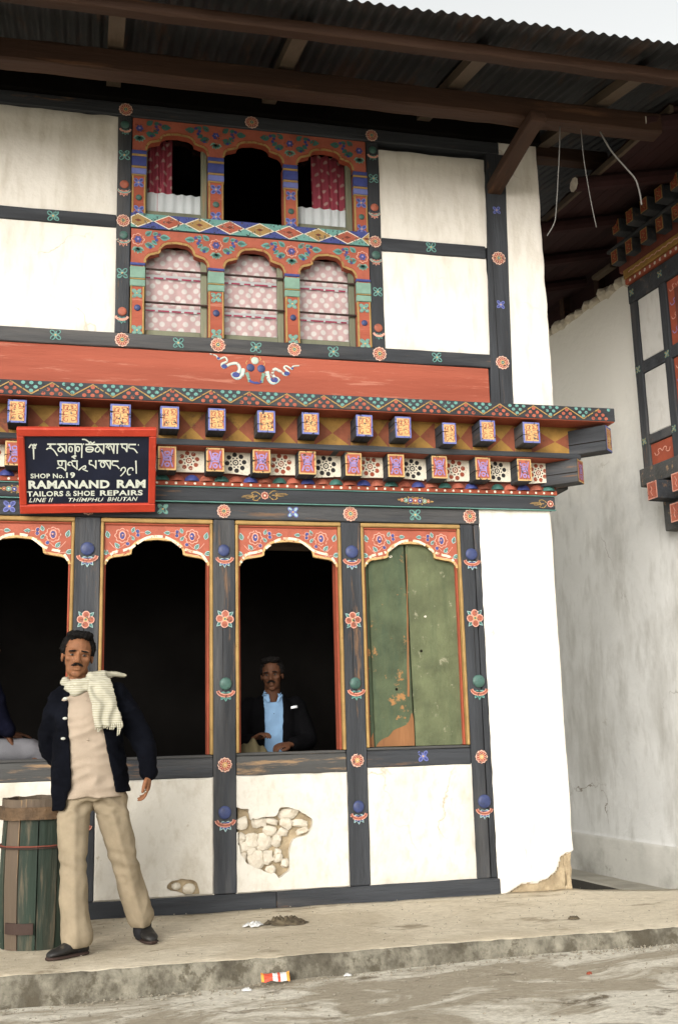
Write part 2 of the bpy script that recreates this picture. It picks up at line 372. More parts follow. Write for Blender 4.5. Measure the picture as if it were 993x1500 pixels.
# ================================================================== ground
def ground_mat(name, pale, mid, dark, scale, wet=.0):
    m = bpy.data.materials.new(name); m.use_nodes = True; MATS[name] = m
    nt = m.node_tree; N = nt.nodes.new; L = nt.links.new; b = nt.nodes['Principled BSDF']
    tc = N('ShaderNodeTexCoord'); mp = N('ShaderNodeMapping'); mp.inputs['Scale'].default_value = (.62, 1.15, 1.0)
    L(tc.outputs['Object'], mp.inputs['Vector'])
    def nz(s, d=7, r=.62, dist=0.0):
        n = N('ShaderNodeTexNoise'); n.inputs['Scale'].default_value = s; n.inputs['Detail'].default_value = d; n.inputs['Roughness'].default_value = r
        n.inputs['Distortion'].default_value = dist; L(mp.outputs[0], n.inputs['Vector']); return n.outputs['Fac']
    def rmp(f, a, bb):
        r = N('ShaderNodeMapRange'); r.inputs[1].default_value = a; r.inputs[2].default_value = bb; L(f, r.inputs[0]); return r.outputs[0]
    def mix(f, A, B):
        x = N('ShaderNodeMix'); x.data_type = 'RGBA'; L(f, x.inputs[0])
        for i, v in ((6, A), (7, B)):
            if isinstance(v, tuple): x.inputs[i].default_value = (*v, 1)
            else: L(v, x.inputs[i])
        return x.outputs[2]
    o1 = mix(rmp(nz(scale, 9, .66, .9), .455, .545), mid, pale)
    o2 = mix(rmp(nz(scale*2.7, 9, .7, .3), .57, .66), o1, dark)
    o3 = mix(rmp(nz(scale*22, 5, .7), .42, .62), o2, dark)
    x = N('ShaderNodeMix'); x.data_type = 'RGBA'; x.inputs[0].default_value = .3; L(o2, x.inputs[6]); L(o3, x.inputs[7])
    L(x.outputs[2], b.inputs['Base Color']); b.inputs['Roughness'].default_value = .88; b.inputs['Specular IOR Level'].default_value = .2
    bp = N('ShaderNodeBump'); bp.inputs['Strength'].default_value = .9; bp.inputs['Distance'].default_value = .025
    L(nz(16, 10, .75), bp.inputs['Height']); L(bp.outputs[0], b.inputs['Normal'])
ground_mat('pavement_mat', (.66,.59,.46), (.55,.48,.36), (.30,.25,.175), 1.3)
ground_mat('road_mat', (.70,.66,.56), (.38,.335,.255), (.18,.15,.105), 2.3)
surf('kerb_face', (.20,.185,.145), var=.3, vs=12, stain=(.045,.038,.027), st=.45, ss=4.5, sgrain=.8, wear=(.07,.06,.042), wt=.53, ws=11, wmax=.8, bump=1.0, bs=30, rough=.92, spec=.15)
surf('drain_concrete', (.36,.335,.28), var=.2, vs=4, bump=.5)
surf('drain_dark', (.05,.045,.038), var=.3, vs=4, bump=.5)

KY = -1.43
def road_z(x, y): return -.150 + .024*max(0.0, min(2.6, x+.3)) - .012*max(0.0, -1.43-y) * 2.0
# road: one sheet to the horizon, finer near the kerb
xs = [-300, -60, -15, -6] + [-4+.12*i for i in range(80)] + [7, 15, 60, 300]
ys = [-300, -60, -20, -9] + [-7+.12*i for i in range(50)] + [-1.0, 8, 40, 300]
vs, fs = [], []
for y in ys:
    for x in xs:
        near = -8 < y < 0 and -5 < x < 7
        z = road_z(x, max(y, -12)) if y < -1.0 else -.135
        if y > -0.5: z = -1.4
        vs.append((x, y, z + (.012*NZ(x, y, 0, 1.7)+.006*NZ(x, y, 3, 6) if near else 0)))
W_ = len(xs)
for j in range(len(ys)-1):
    for i in range(W_-1): fs.append((j*W_+i, j*W_+i+1, (j+1)*W_+i+1, (j+1)*W_+i))
tag(mk('road', vs, fs, 'road_mat', smooth=True), kind='structure')

# pavement: raised slab with a worn kerb edge; its top meets the house, its right part ends at the alley
def pav_back(x): return .05 if x < 3.27 else -.04-.43*(x-3.27)
def kerb_y(x):
    d = max(0.0, x-3.0)
    return KY+.035*NZ(x, 0, 5, 1.1)+.020*NZ(x, 0, 9, 5) + .010*NZ(x, 0, 4, 14) - .0*d - .22*d*d
vs, fs, idx = [], [], []
pxs = [-4+.05*i for i in range(int(9.4/.05))]
prof = []
for i, x in enumerate(pxs):
    k = kerb_y(x); bk = pav_back(x)
    wob = .007*NZ(x, 2, 1, 3.0)
    h = .012*abs(NZ(x, 1, 4, 7))
    row = []
    for t in range(14):
        y = bk+(k+.03-bk)*t/13
        row.append((x, y, .006*NZ(x, y, 0, 2.2)+.004*NZ(x, y, 5, 8)+wob*.3 - (.004 if t == 13 else 0)))
    row += [(x, k+.014+.010*NZ(x, 9, 2, 8), -.006-h*.9), (x, k-.004+.012*NZ(x, 7, 7, 9), -.028-h*1.5), (x, k-.008+.012*NZ(x, 3, 7, 6), -.075), (x, k-.02+.018*NZ(x, 6, 3, 6), -.125), (x, k-.05, -.19)]
    prof.append(row)
m = len(prof[0])
for r in prof: vs += r
for i in range(len(prof)-1):
    for j in range(m-1):
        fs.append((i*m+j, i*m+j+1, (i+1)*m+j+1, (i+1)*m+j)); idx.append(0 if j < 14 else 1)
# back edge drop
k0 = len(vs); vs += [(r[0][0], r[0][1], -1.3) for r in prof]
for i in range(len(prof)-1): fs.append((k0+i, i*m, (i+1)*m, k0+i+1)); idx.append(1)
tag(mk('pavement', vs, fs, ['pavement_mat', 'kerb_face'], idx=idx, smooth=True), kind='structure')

# ================================================================== the shop house
house = empty('shop_house', 'two storey white plastered shop house with painted dark timber frame', 'house')
H = house

def plaster(name, x0, x1, z0, z1, y=-.004, parent=H, res=.045, hole=None, amp=.0035, wob=.007, mat='plaster', thick=.02):
    nx = max(2, int((x1-x0)/res)); nz_ = max(2, int((z1-z0)/res)); sd = rng.uniform(0, 50)
    P = {}
    vs, fs = [], []
    for j in range(nz_+1):
        for i in range(nx+1):
            x = x0+(x1-x0)*i/nx; z = z0+(z1-z0)*j/nz_
            edge = i in (0, nx) or j in (0, nz_)
            yy = y+amp*NZ(x, sd, z, 5)+amp*NZ(x, sd+9, z, 1.6)
            if edge:
                x += wob*NZ(x+sd, 1, z, 9)*(1 if i in (0, nx) else 0); z += wob*NZ(x+sd, 5, z, 9)*(1 if j in (0, nz_) else 0)
                yy += .016
            vs.append((x, yy, z))
    w = nx+1
    for j in range(nz_):
        for i in range(nx):
            c = [(j*w+i), (j*w+i+1), ((j+1)*w+i+1), ((j+1)*w+i)]
            if hole:
                cx = sum(vs[q][0] for q in c)/4; cz = sum(vs[q][2] for q in c)/4
                if hole(cx, cz): continue
            fs.append(tuple(c))
    if hole:      # a broken edge needs thickness
        from collections import Counter
        ec = Counter()
        for f in fs:
            for a, b in zip(f, f[1:]+f[:1]): ec[(min(a, b), max(a, b))] += 1
        bnd = {}
        for f in list(fs):
            for a, b in zip(f, f[1:]+f[:1]):
                if ec[(min(a, b), max(a, b))] == 1:
                    for q in (a, b):
                        if q not in bnd:
                            bnd[q] = len(vs); vs.append((vs[q][0], vs[q][1]+.05, vs[q][2]))
                    fs.append((b, a, bnd[a], bnd[b]))
        for _ in range(3):      # soften the stair-step of the grid along the break
            nbr = {}
            for f in fs:
                for a, b in zip(f, f[1:]+f[:1]):
                    if a in bnd and b in bnd and ec.get((min(a, b), max(a, b))) == 1: nbr.setdefault(a, []).append(b); nbr.setdefault(b, []).append(a)
            new = {}
            for q, ns in nbr.items():
                ns = list(set(ns))
                if len(ns) == 2 and x0+.02 < vs[q][0] < x1-.02 and z0+.02 < vs[q][2] < z1-.02: new[q] = tuple(vs[q][c]*.4+(vs[ns[0]][c]+vs[ns[1]][c])*.3 for c in range(3))
            for q, c in new.items(): vs[q] = c; vs[bnd[q]] = (c[0], c[1]+.05, c[2])
    return mk(name, vs, fs, mat, parent, smooth=not hole)

# --- lower storey posts: x ranges
LP = [(-1.86, -1.71), (-.97, -.825), (-.098, .066), (.803, .95), (1.686, 1.824), (2.556, 2.702)]
posts = []
for i, (a, b) in enumerate(LP):
    if i == 5:       # the corner post is split by a long crack: two boards with a gap
        p = timber('post', (a, 0, 0.104), (a+.096, .13, 2.508), 'charcoal_z', H, jit=.006)
        timber('post_half', (a+.105, .003, 0.104), (b, .13, 2.508), 'charcoal_z', p, jit=.005)
        timber('crack_backing', (a+.085, .05, 0.11), (a+.118, .12, 2.5), 'crack', p, jit=0)
    else:
        p = timber('post', (a, 0, 0.104), (b, .13, 2.508), 'charcoal_z', H, jit=.004)
    posts.append(p)
    c = (a+b)/2; y = -.006
    if i >= 1:
        motif(BOSS['blue'], p, c, y, 2.298); motif(STAND_B, p, c, y, 2.272)
        motif(XF, p, c, y, 1.83 + .01*(i % 2))
        motif(BOSS['green'], p, c+.004, y, 1.425-.005*i); motif(STAND_T, p, c+.004, y, 1.398-.005*i)
        motif(ROS_B, p, c, y, .898)
        motif(BOSS['blue'], p, c, y, .60); motif(STAND_B, p, c, y, .573)
for i in (2, 3, 4, 5):      # drying cracks in the posts
    a, b = LP[i]
    pts = [(a+(b-a)*.42+.006*NZ(i, k, 0, 3), 1.9-.09*k) for k in range(7)]
    place(decal_data('drying_crack', [(0, 'crack', q) for q in stroke(pts, .0035, .0015)]), 'drying_crack', posts[i], (0, -.005, 0))
# plinth and sill beams
timber('plinth_beam', (-2.0, -.006, -.03), (1.20, .15, .100), 'charcoal_x', H, jit=.006)
timber('plinth_beam', (1.204, -.004, -.03), (2.715, .15, .102), 'charcoal_x', H, jit=.006)
SILLZ = {0: (.828, .966), 1: (.83, .966), 2: (.818, .960), 3: (.822, .966), 4: (.846, .975)}
for i in range(5):
    a, b = LP[i][1]+.003, LP[i+1][0]-.003
    z0, z1 = SILLZ[i]
    s = timber('sill_beam', (a, .004, z0), (b, .15, z1-.02), 'charcoal_worn' if i in (1, 3) else 'charcoal_x', H, jit=.004)
    timber('sill_ledge', (a, .012, z1-.018), (b, .16, z1), 'charcoal_worn', s, jit=.003)
    if i == 4: motif(QB, s, (a+b)/2+.02, -.002, .908)
    # base panels
    if i == 3:
        HOLE3 = [(0.93,0.625),(1.027,0.618),(1.035,0.549),(1.075,0.556),(1.142,0.562),(1.205,0.563),(1.233,0.614),(1.26,0.621),(1.369,0.587),(1.377,0.565),(1.423,0.558),(1.449,0.51),(1.421,0.447),(1.32,0.417),(1.292,0.351),(1.295,0.232),(1.254,0.201),(1.218,0.177),(1.192,0.212),(1.13,0.224),(1.086,0.243),(1.033,0.263),(1.007,0.297),(0.972,0.349),(0.959,0.451),(0.93,0.553)]
        pl = plaster('plaster_panel', a-.006, b+.006, z0*0+.098, z0+.004, res=.011, mat='plaster_base', hole=lambda x, z: pip(x+.012*NZ(x, 0, z, 40), z+.012*NZ(x, 8, z, 40), HOLE3))
        STONES3 = [(0.991,0.526,0.033,0.033),(1.102,0.529,0.043,0.033),(1.182,0.528,0.033,0.019),(1.052,0.413,0.04,0.043),(1.127,0.405,0.043,0.047),(1.168,0.471,0.038,0.026),(0.986,0.433,0.024,0.028),(1.003,0.382,0.028,0.038),(1.077,0.294,0.045,0.052),(1.15,0.307,0.036,0.038),(1.22,0.337,0.021,0.019),(1.22,0.302,0.025,0.023),(1.051,0.345,0.028,0.024),(1.212,0.414,0.028,0.043),(1.277,0.513,0.038,0.028),(1.367,0.509,0.047,0.021),(1.287,0.573,0.057,0.028),(1.264,0.267,0.021,0.024),(1.17,0.226,0.028,0.024),(1.384,0.461,0.038,0.017),(1.253,0.459,0.028,0.021),(0.989,0.319,0.024,0.028)]
        for q, (sx_, sz_, rx, rz) in enumerate(STONES3):
            bm = bmesh.new(); bmesh.ops.create_icosphere(bm, subdivisions=2, radius=1)
            for v in bm.verts:
                d = v.co.copy(); n_ = 1+.30*NZ(d.x+q*3, d.y, d.z, 1.9)+.10*NZ(d.x+q*3, d.y, d.z, 5)
                sq = (abs(d.x)**5+abs(d.z)**5+abs(d.y)**5)**(-1/5)*.9+.1     # blocky
                v.co = (d.x*rx*1.16*n_*sq, d.y*.028*n_, d.z*rz*1.14*n_*sq)
            me = bpy.data.meshes.new('stone'); bm.to_mesh(me); bm.free(); me.materials.append(MATS['stone_white'])
            place(me, 'stone', pl, (sx_, .040+.006*math.sin(q*2.1), sz_)).rotation_euler = (0, rng.uniform(-.35, .35), 0)
        timber('mud_backing', (a+.01, .048, .12), (b-.01, .10, z0), 'earth', pl, jit=.012)
    elif i == 2:
        HOLE2 = [(0.505,0.173),(0.539,0.198),(0.607,0.214),(0.696,0.196),(0.71,0.149),(0.71,0.115),(0.662,0.108),(0.594,0.123),(0.553,0.138),(0.512,0.147)]
        pl = plaster('plaster_panel', a-.006, b+.006, .098, z0+.004, res=.013, mat='plaster_base', hole=lambda x, z: pip(x+.008*NZ(x, 0, z, 50), z+.008*NZ(x, 8, z, 50), HOLE2))
        timber('mud_backing', (a+.01, .022, .11), (b-.01, .10, z0), 'earth', pl, jit=.004)
        for q, (sx_, sz_, r_) in enumerate(((.65, .145, .042), (.57, .165, .03))):
            bm = bmesh.new(); bmesh.ops.create_icosphere(bm, subdivisions=2, radius=1)
            for v in bm.verts: v.co = (v.co.x*r_*(1+.2*NZ(v.co.x, q, v.co.z, 2)), v.co.y*.022, v.co.z*r_*.8)
            me = bpy.data.meshes.new('stone'); bm.to_mesh(me); bm.free(); me.materials.append(MATS['stone_white'])
            place(me, 'stone', pl, (sx_, .018, sz_))
    else:
        plaster('plaster_panel', a-.006, b+.006, .098, z0+.004, mat='plaster_base')

# --- head beams with painted lines and flowers
hb = timber('head_beam', (-2.0, -.006, 2.512), (2.703, .14, 2.620), 'charcoal_x', H, jit=.002)
ub = timber('upper_beam', (-2.0, -.03, 2.626), (3.285, .14, 2.722), 'charcoal_x', H, jit=.002)
timber('painted_line', (-2.0, -.036, 2.619), (3.288, -.008, 2.6245), 'teal', ub, bev=.001, jit=.001)
timber('painted_line', (-2.0, -.040, 2.7215), (3.288, -.008, 2.7265), 'teal', ub, bev=.001, jit=.001)
for i in range(1, 6): motif(ROS, hb, sum(LP[i])/2, -.009, 2.566)
for i, q in ((1, QB), (2, QS), (3, QW), (4, QT)):
    motif(q, hb, (LP[i][1]+LP[i+1][0])/2+(.03 if i > 1 else -.05), -.009, 2.568)
def jewel_row():
    S = []
    for k, (x, r, c) in enumerate(((-.105, .012, 'salmon'), (-.075, .016, 'teal'), (-.038, .018, 'blue'), (0, .022, 'boss_red'), (.038, .018, 'blue'), (.075, .016, 'sea_green'), (.105, .012, 'salmon'))):
        S += [(0, 'ochre', disc(x, 0, r*1.25, 12)), (1, c, disc(x, 0, r, 12)), (2, 'cream', disc(x, 0, r*.3, 8))]
    for x in (-.055, -.02, .02, .055): S += [(0, 'ochre', disc(x, .024, .006, 6)), (0, 'ochre', disc(x, -.024, .006, 6))]
    S += [(0, 'ochre', leaf(-.115, 0, .035, .012, PI)), (0, 'ochre', leaf(.115, 0, .035, .012, 0))]
    return S
def scroll_flower():
    S = [(1, 'boss_red', disc(0, 0, .020, 12)), (0, 'pink', scallop(0, 0, .026, 8)), (2, 'cream', disc(0, 0, .007, 8))]
    for s in (1, -1):
        for pts in ([(.03, .008), (.06, .028), (.09, .02), (.075, .006), (.115, .008), (.15, .004)], [(.03, -.008), (.055, -.03), (.085, -.022), (.07, -.006), (.11, -.012), (.13, -.010)], [(.05, 0), (.10, -.002), (.16, -.002)]):
            S += [(0, 'ochre', q) for q in stroke(smooth_pts([(s*x, z) for x, z in pts]), .007, .003)]
    return S
SC = decal_data('painted_scroll', scroll_flower()); JW = decal_data('painted_jewels', jewel_row())
motif(SC, ub, .42+.85-.12-.0, -.033, 2.672); motif(JW, ub, 2.22, -.033, 2.670); place(decal_data('painted_scroll', [q for q in shift(scroll_flower(), 3.245, 2.668) if max(p[0] for p in q[2]) < 3.284]), 'painted_scroll', ub, (0, -.033, 0))
motif(JW, ub, -.45, -.033, 2.672)

# --- window bays of the shop front: ochre moulding, red jambs, cusped arch board with flowers
def arch_pts(a, zs, zc, zt, k=.52):
    """left half to right half of a cusped arch opening; half width a"""
    h = []
    for i in range(6):
        t = i/5*PI/2; h.append((-a+(a*.24)*(1-math.cos(t)), zs+(zc-.012-zs)*math.sin(t)))
    h.append((-a*k-.012, zc))
    h.append((-a*k, zc+.004))
    for i in range(1, 7):
        t = i/6*PI/2; h.append((-a*k+(a*k*.62)*(1-math.cos(t)), zc+.006+(zt-.006-zc-.006)*math.sin(t)))
    h.append((0, zt))
    return h+[(-x, z) for x, z in h[-2::-1]]
def spandrel_half(a, zs, zc, zt, top):
    """flowers right of the arch centre (x relative to centre), lower windows"""
    S = []
    s = a/.337
    def P(x, z): return x*s, top-.07+(z-2.405)
    x, z = P(.228, 2.405)
    S += [(0, 'pink', scallop(x, z, .052, 8, .18)), (1, 'salmon', scallop(x, z, .045, 8, .18)), (2, 'pink', disc(x, z+.002, .030, 10, .8, 1.1)), (3, 'blue', disc(x, z, .022, 10, .75, 1.15)), (4, 'pink', disc(x-.003, z+.003, .007, 6))]
    for (px, pz, ang, L) in ((.315, 2.385, 1.3, .055), (.245, 2.318, .9, .05), (.31, 2.285, .3, .055), (.165, 2.425, 1.9, .042), (.15, 2.375, .9, .04), (.085, 2.428, PI, .045)):
        px, pz = P(px, pz)
        S += [(0, 'pale_blue', leaf(px, pz, L, L*.62, ang)), (1, 'teal_dark', leaf(px+L*.1*math.cos(ang), pz+L*.1*math.sin(ang), L*.8, L*.36, ang)), (2, 'sea_green', leaf(px+L*.15*math.cos(ang), pz+L*.15*math.sin(ang), L*.6, L*.13, ang))]
    for (px, pz) in ((.13, 2.436), (.127, 2.410), (.193, 2.350)):
        px, pz = P(px, pz); S += [(0, 'pink', disc(px, pz, .0155, 8)), (1, 'blue', disc(px, pz, .012, 8))]
    for pts in ([(.25, 2.30), (.285, 2.33), (.31, 2.36)], [(.24, 2.275), (.28, 2.285), (.315, 2.29)], [(.06, 2.425), (.1, 2.43), (.13, 2.425)], [(.2, 2.36), (.23, 2.33), (.25, 2.32)]):
        S += [(0, 'pink', q) for q in stroke([P(*p) for p in pts], .004)]
    return S
LBAY = []
for i in range(5):
    a, b = LP[i][1], LP[i+1][0]; c = (a+b)/2
    z0 = SILLZ[i][1]
    fr = timber('window_moulding', (a+.002, -.004, 2.478), (b-.002, .10, 2.506), 'ochre', H, jit=.002)
    for xx in (a+.002, b-.022):
        timber('side_moulding', (xx, -.003, z0+.002), (xx+.020, .06, 2.476), 'ochre', fr, jit=.002)
    timber('inner_lip', (a+.024, .010, 2.462), (b-.024, .09, 2.4765), 'rust', fr, jit=.001)
    for xx in (a+.0225, b-.036):
        timber('jamb', (xx, .035, z0+.002), (xx+.0135, .15, 2.46), 'rust', fr, jit=.001)
    hw = (b-a)/2-.030
    zs, zc, zt = 2.19, 2.262, 2.368
    ap = arch_pts(hw, zs, zc, zt)
    outline = [(c+x, z) for x, z in ap]
    top = 2.462
    # board with arch cut: quads from arch curve up to the top edge, extruded
    def board(name, outline, xl, xr, top, yf, th, mats, parent, edge_mat=1):
        pts = [(xl, outline[0][1])] + outline + [(xr, outline[-1][1])]
        vs, fs, idx = [], [], []
        n = len(pts)
        for yy in (yf, yf+th):
            vs += [(x, yy, z) for x, z in pts] + [(x, yy, top) for x, z in pts]
        for k in range(n-1):
            if abs(pts[k][0]-pts[k+1][0]) > 1e-5 or True:
                fs.append((k, k+1, n+k+1, n+k)); idx.append(0)
                fs.append((2*n+k+1, 2*n+k, 3*n+k, 3*n+k+1)); idx.append(0)
                fs.append((k+1, k, 2*n+k, 2*n+k+1)); idx.append(edge_mat)
        return mk(name, vs, fs, mats, parent, idx=idx)
    bd = board('arch_board', outline, a+.024, b-.024, top, .022, .03, ['salmon', 'ochre'], H)
    # gilded edge strip along the arch
    sh = [(1, 'ochre_pale', q) for q in stroke([(x, z+.008) for x, z in outline], .016)]
    # remains of pale undercoat above the arch
    wp = [(-hw+.01, zs+.03), (-hw*.86, zc+.012), (-hw*.66, zc+.03), (-hw*.50, zc+.05), (-hw*.36, zt-.02), (-hw*.2, zt+.012), (0, zt+.022)]
    wp = smooth_pts(wp+[(-x, z) for x, z in wp[-2::-1]], 4)
    for k, q in enumerate(stroke([(c+x, z) for x, z in wp], .017)):
        if NZ(i*3.1, k*.31, 0, 1.3) > -.16: sh.append((2, 'cream_worn', q))
    place(decal_data('arch_edge', sh), 'arch_edge', bd, (0, .022, 0))
    half = spandrel_half(hw, zs, zc, zt, top)
    place(decal_data('painted_spray', shift(half, c, 0)), 'painted_spray', bd, (0, .021, 0))
    place(decal_data('painted_spray', shift(mirror(half), c, 0)), 'painted_spray', bd, (0, .021, 0))
    LBAY.append((a, b, c, z0))
# shutter of old green planks in the right bay
a, b, c, z0 = LBAY[4]
ax0, ax1 = a+.024, b-.024
sp = lambda t, x0, x1: x0+(x1-x0)*t
def plank(name, xa0, xb0, xa1, xb1, zb, zt_, y, mat, parent=H):
    n = 9; vs, fs = [], []
    for j in range(n+1):
        t = j/n; z = zb+(zt_-zb)*t
        l = xa0+(xa1-xa0)*t+.002*NZ(xa0, z, 2, 9); r = xb0+(xb1-xb0)*t+.003*NZ(xb0, z, 4, 7)
        for x, yy in ((l, y+.004), (l+.005, y), (r-.005, y), (r, y+.004), (r, y+.025), (l, y+.025)): vs.append((x, yy, z))
    for j in range(n):
        for k in range(6): fs.append((j*6+k, j*6+(k+1) % 6, (j+1)*6+(k+1) % 6, (j+1)*6+k))
    fs += [tuple(range(5, -1, -1)), tuple(range(n*6, n*6+6))]
    return mk(name, vs, fs, mat, parent)
p1 = plank('shutter_plank', ax0, 1.895, ax0, 1.88, z0+.004, 2.45, .062, 'shutter')
p2 = plank('shutter_plank', 1.898, 2.176, 1.884, 2.150, z0+.004, 2.45, .058, 'shutter')
p3 = plank('shutter_plank', 2.186, ax1, 2.163, ax1, z0+.004, 2.45, .066, 'shutter_pale')
timber('shutter_backing', (ax0, .095, z0), (ax1, .12, 2.45), 'crack', H, jit=0)
bw = [(1.90, z0+.006), (1.94, z0+.05), (1.99, z0+.07), (2.03, z0+.11), (2.09, z0+.135), (2.13, z0+.155), (2.168, z0+.22), (2.173, z0+.006)]
bw = [(x+.006*NZ(x, 0, z, 30), z) for x, z in smooth_pts(bw, 4)]
place(decal_data('bare_patch', [(0, 'bare_wood', bw)]), 'bare_patch', p2, (0, .0568, 0))
place(decal_data('bare_edge', [(0, 'bare_wood', q) for q in stroke([(2.150-.006+.024*(1-k/11)+.004*NZ(k, 0, 0, 1.7), 2.3-.09*k) for k in range(12)][::1], .004, .016)]), 'bare_edge', p2, (0, .0566, 0))
bs = [(ax0+.01, z0+.004), (ax0+.012, z0+.06), (1.86, z0+.05), (1.888, z0+.10), (1.89, z0+.004)]
place(decal_data('bare_patch', [(0, 'bare_wood', bs)]), 'bare_patch', p1, (0, .0605, 0))
for (x, z, w) in ((2.29, 1.86, .020), (2.05, 2.28, .026)):
    pts = [(x+w*.5*math.cos(t)*(1+.5*NZ(x, t, 0, 2)), z+w*.35*math.sin(t)*(1+.5*NZ(z, t, 3, 2))) for t in [2*PI*k/9 for k in range(9)]]
    place(decal_data('paint_fleck', [(0, 'cream', pts)]), 'paint_fleck', p2 if x < 2.17 else p3, (0, .0565 if x < 2.17 else .0645, 0))
for (x, z) in ((2.06, 1.36), (2.25, 1.62)): place(decal_data('knot_hole', [(0, 'crack', disc(x, z, .010, 8))]), 'knot_hole', p2 if x < 2.17 else p3, (0, .0562 if x < 2.17 else .0642, 0))
# inside the third bay: pale rolled blind tucked under the lintel
bl = timber('rolled_blind', (1.10, .30, 2.36), (1.60, .36, 2.43), 'rafter_wood', None, bev=.02, jit=.004)
tag(bl, 'pale rolled blind tucked under the lintel of the window with the seated man', 'blind')

# --- whitewashed corner pier of the lower storey, plaster broken away at its foot
HOLEP = [(2.68,-0.05),(2.773,0.006),(2.828,0.032),(2.884,0.056),(2.965,0.051),(3.048,0.071),(3.119,0.109),(3.15,0.156),(3.161,0.217),(3.211,0.233),(3.30,0.25),(3.30,-0.08)]
def pier(name, x0, x1, z0, z1, yb, hole=None, res=.022, lean=0.0):
    us = []
    n1 = int((x1-x0)/res)
    for i in range(n1): us.append((x0+(x1-.012-x0)*i/(n1-1), 0.0))
    us += [(x1-.004, .004), (x1, .014)]
    n2 = 14
    for i in range(1, n2+1): us.append((x1, .014+(yb-.014)*(i/n2)**1.6))
    nz_ = int((z1-z0)/res); vs, fs, idx = [], [], []
    for j in range(nz_+1):
        z = z0+(z1-z0)*j/nz_
        for k, (x, y) in enumerate(us):
            d = .006*NZ(x, y, z, 2.2)+.0025*NZ(x, y, z, 11)
            corner = 1-min(1, abs(x-x1)/.05+abs(y)/.05)
            xx = x+(d if y > .003 else 0)+corner*.009*NZ(7, 3, z, 6)+(.006*NZ(3, 1, z, 12) if k == 0 else 0)
            yy = y+(d if y <= .003 else 0)
            if hole and pip(x+.012*NZ(x, y, z, 25)-.0, z+.012*NZ(z, 4, x, 25), hole) and y < .2:
                r = .022+.010*NZ(x, 5, z, 14)
                if y < .003: yy += r
                if corner > 0 or y >= .003: xx -= r
            vs.append((xx+lean*(z-z0), yy, z))
    w = len(us)
    for j in range(nz_):
        for k in range(w-1):
            f = (j*w+k, j*w+k+1, (j+1)*w+k+1, (j+1)*w+k); fs.append(f)
            x, y = us[k]; z = z0+(z1-z0)*(j+.5)/nz_
            idx.append(1 if hole and y < .2 and pip(x+.012*NZ(x, y, z, 25), z+.012*NZ(z, 4, x, 25), hole) else 0)
    return mk(name, vs, fs, ['plaster', 'earth'], H, idx=idx, smooth=True)
pier('corner_pier', 2.700, 3.262, -.12, 2.622, 1.6, HOLEP, res=.012)
pier('corner_pier', 3.02, 3.345, 3.25, 5.80, 1.6, res=.035)
# chips where plaster meets the corner post
# --- cornice between the storeys
UB = [(-.525,-.408),(-.209,-.083),(.106,.238),(.423,.547),(.733,.850),(1.059,1.181),(1.359,1.478),(1.732,1.850),(2.007,2.123),(2.345,2.446),(2.621,2.736),(2.941,3.070)]
UB = [(-1.80,-1.68),(-1.48,-1.36),(-1.16,-1.04),(-.845,-.725)] + UB
LB = [(-1.80,-1.68),(-1.49,-1.37),(-1.17,-1.05),(-.86,-.74),(-.542,-.42),(-.215,-.095),(.102,.222),(.419,.542),(.735,.857),(1.046,1.169),(1.359,1.482),(1.683,1.802),(1.985,2.106),(2.302,2.419),(2.625,2.741),(2.940,3.050)]
# lotus petal row and dot strip
lot = timber('petal_strip', (-2.0, -.042, 2.730), (3.30, .10, 2.760), 'rust', H, bev=.002, jit=.001)
timber('petal_backing', (-2.0, -.028, 2.762), (3.30, .10, 2.815), 'rust_dark', lot, bev=.002, jit=.001)
vs, fs = [], []
x = -1.97
while x < 3.30:
    k = len(vs); r = .0085*(1+.25*NZ(x, 0, 0, 30)); pts = disc(x, 2.744+.002*NZ(x, 4, 0, 20), r, 8)
    vs += [(px, -.0435, pz) for px, pz in pts]; fs.append(tuple(range(k, k+8))); x += .063
mk('white_dots', vs, fs, 'cream', lot)
PCOL = ['boss_red', 'teal_dark', 'salmon', 'blue']
def petal_data(mat):
    vs, fs = [(0, -.035, 0)], []
    n = 10
    for j in range(1, 4):
        t = j/3
        for i in range(n+1):
            a = PI*i/n; vs.append((.050*t*math.cos(a), -.035+.035*t**2.2, .047*t*math.sin(a)))
    for i in range(n): fs.append((0, 1+i, 2+i))
    for j in range(2):
        for i in range(n):
            p = 1+j*(n+1)+i; fs.append((p, p+n+1, p+n+2, p+1))
    vsb = len(vs); vs.append((0, 0, 0)); 
    me = bpy.data.meshes.new('lotus_petal'); me.from_pydata(vs, [], fs); me.materials.append(MATS[mat])
    me.polygons.foreach_set('use_smooth', [True]*len(fs)); me.update(); return me
PD = [petal_data(m_) for m_ in PCOL]
x, k = -1.93, 1
while x < 3.27:
    place(PD[k % 4], 'lotus_petal', lot, (x, -.028, 2.7605)); x += .0995; k += 1
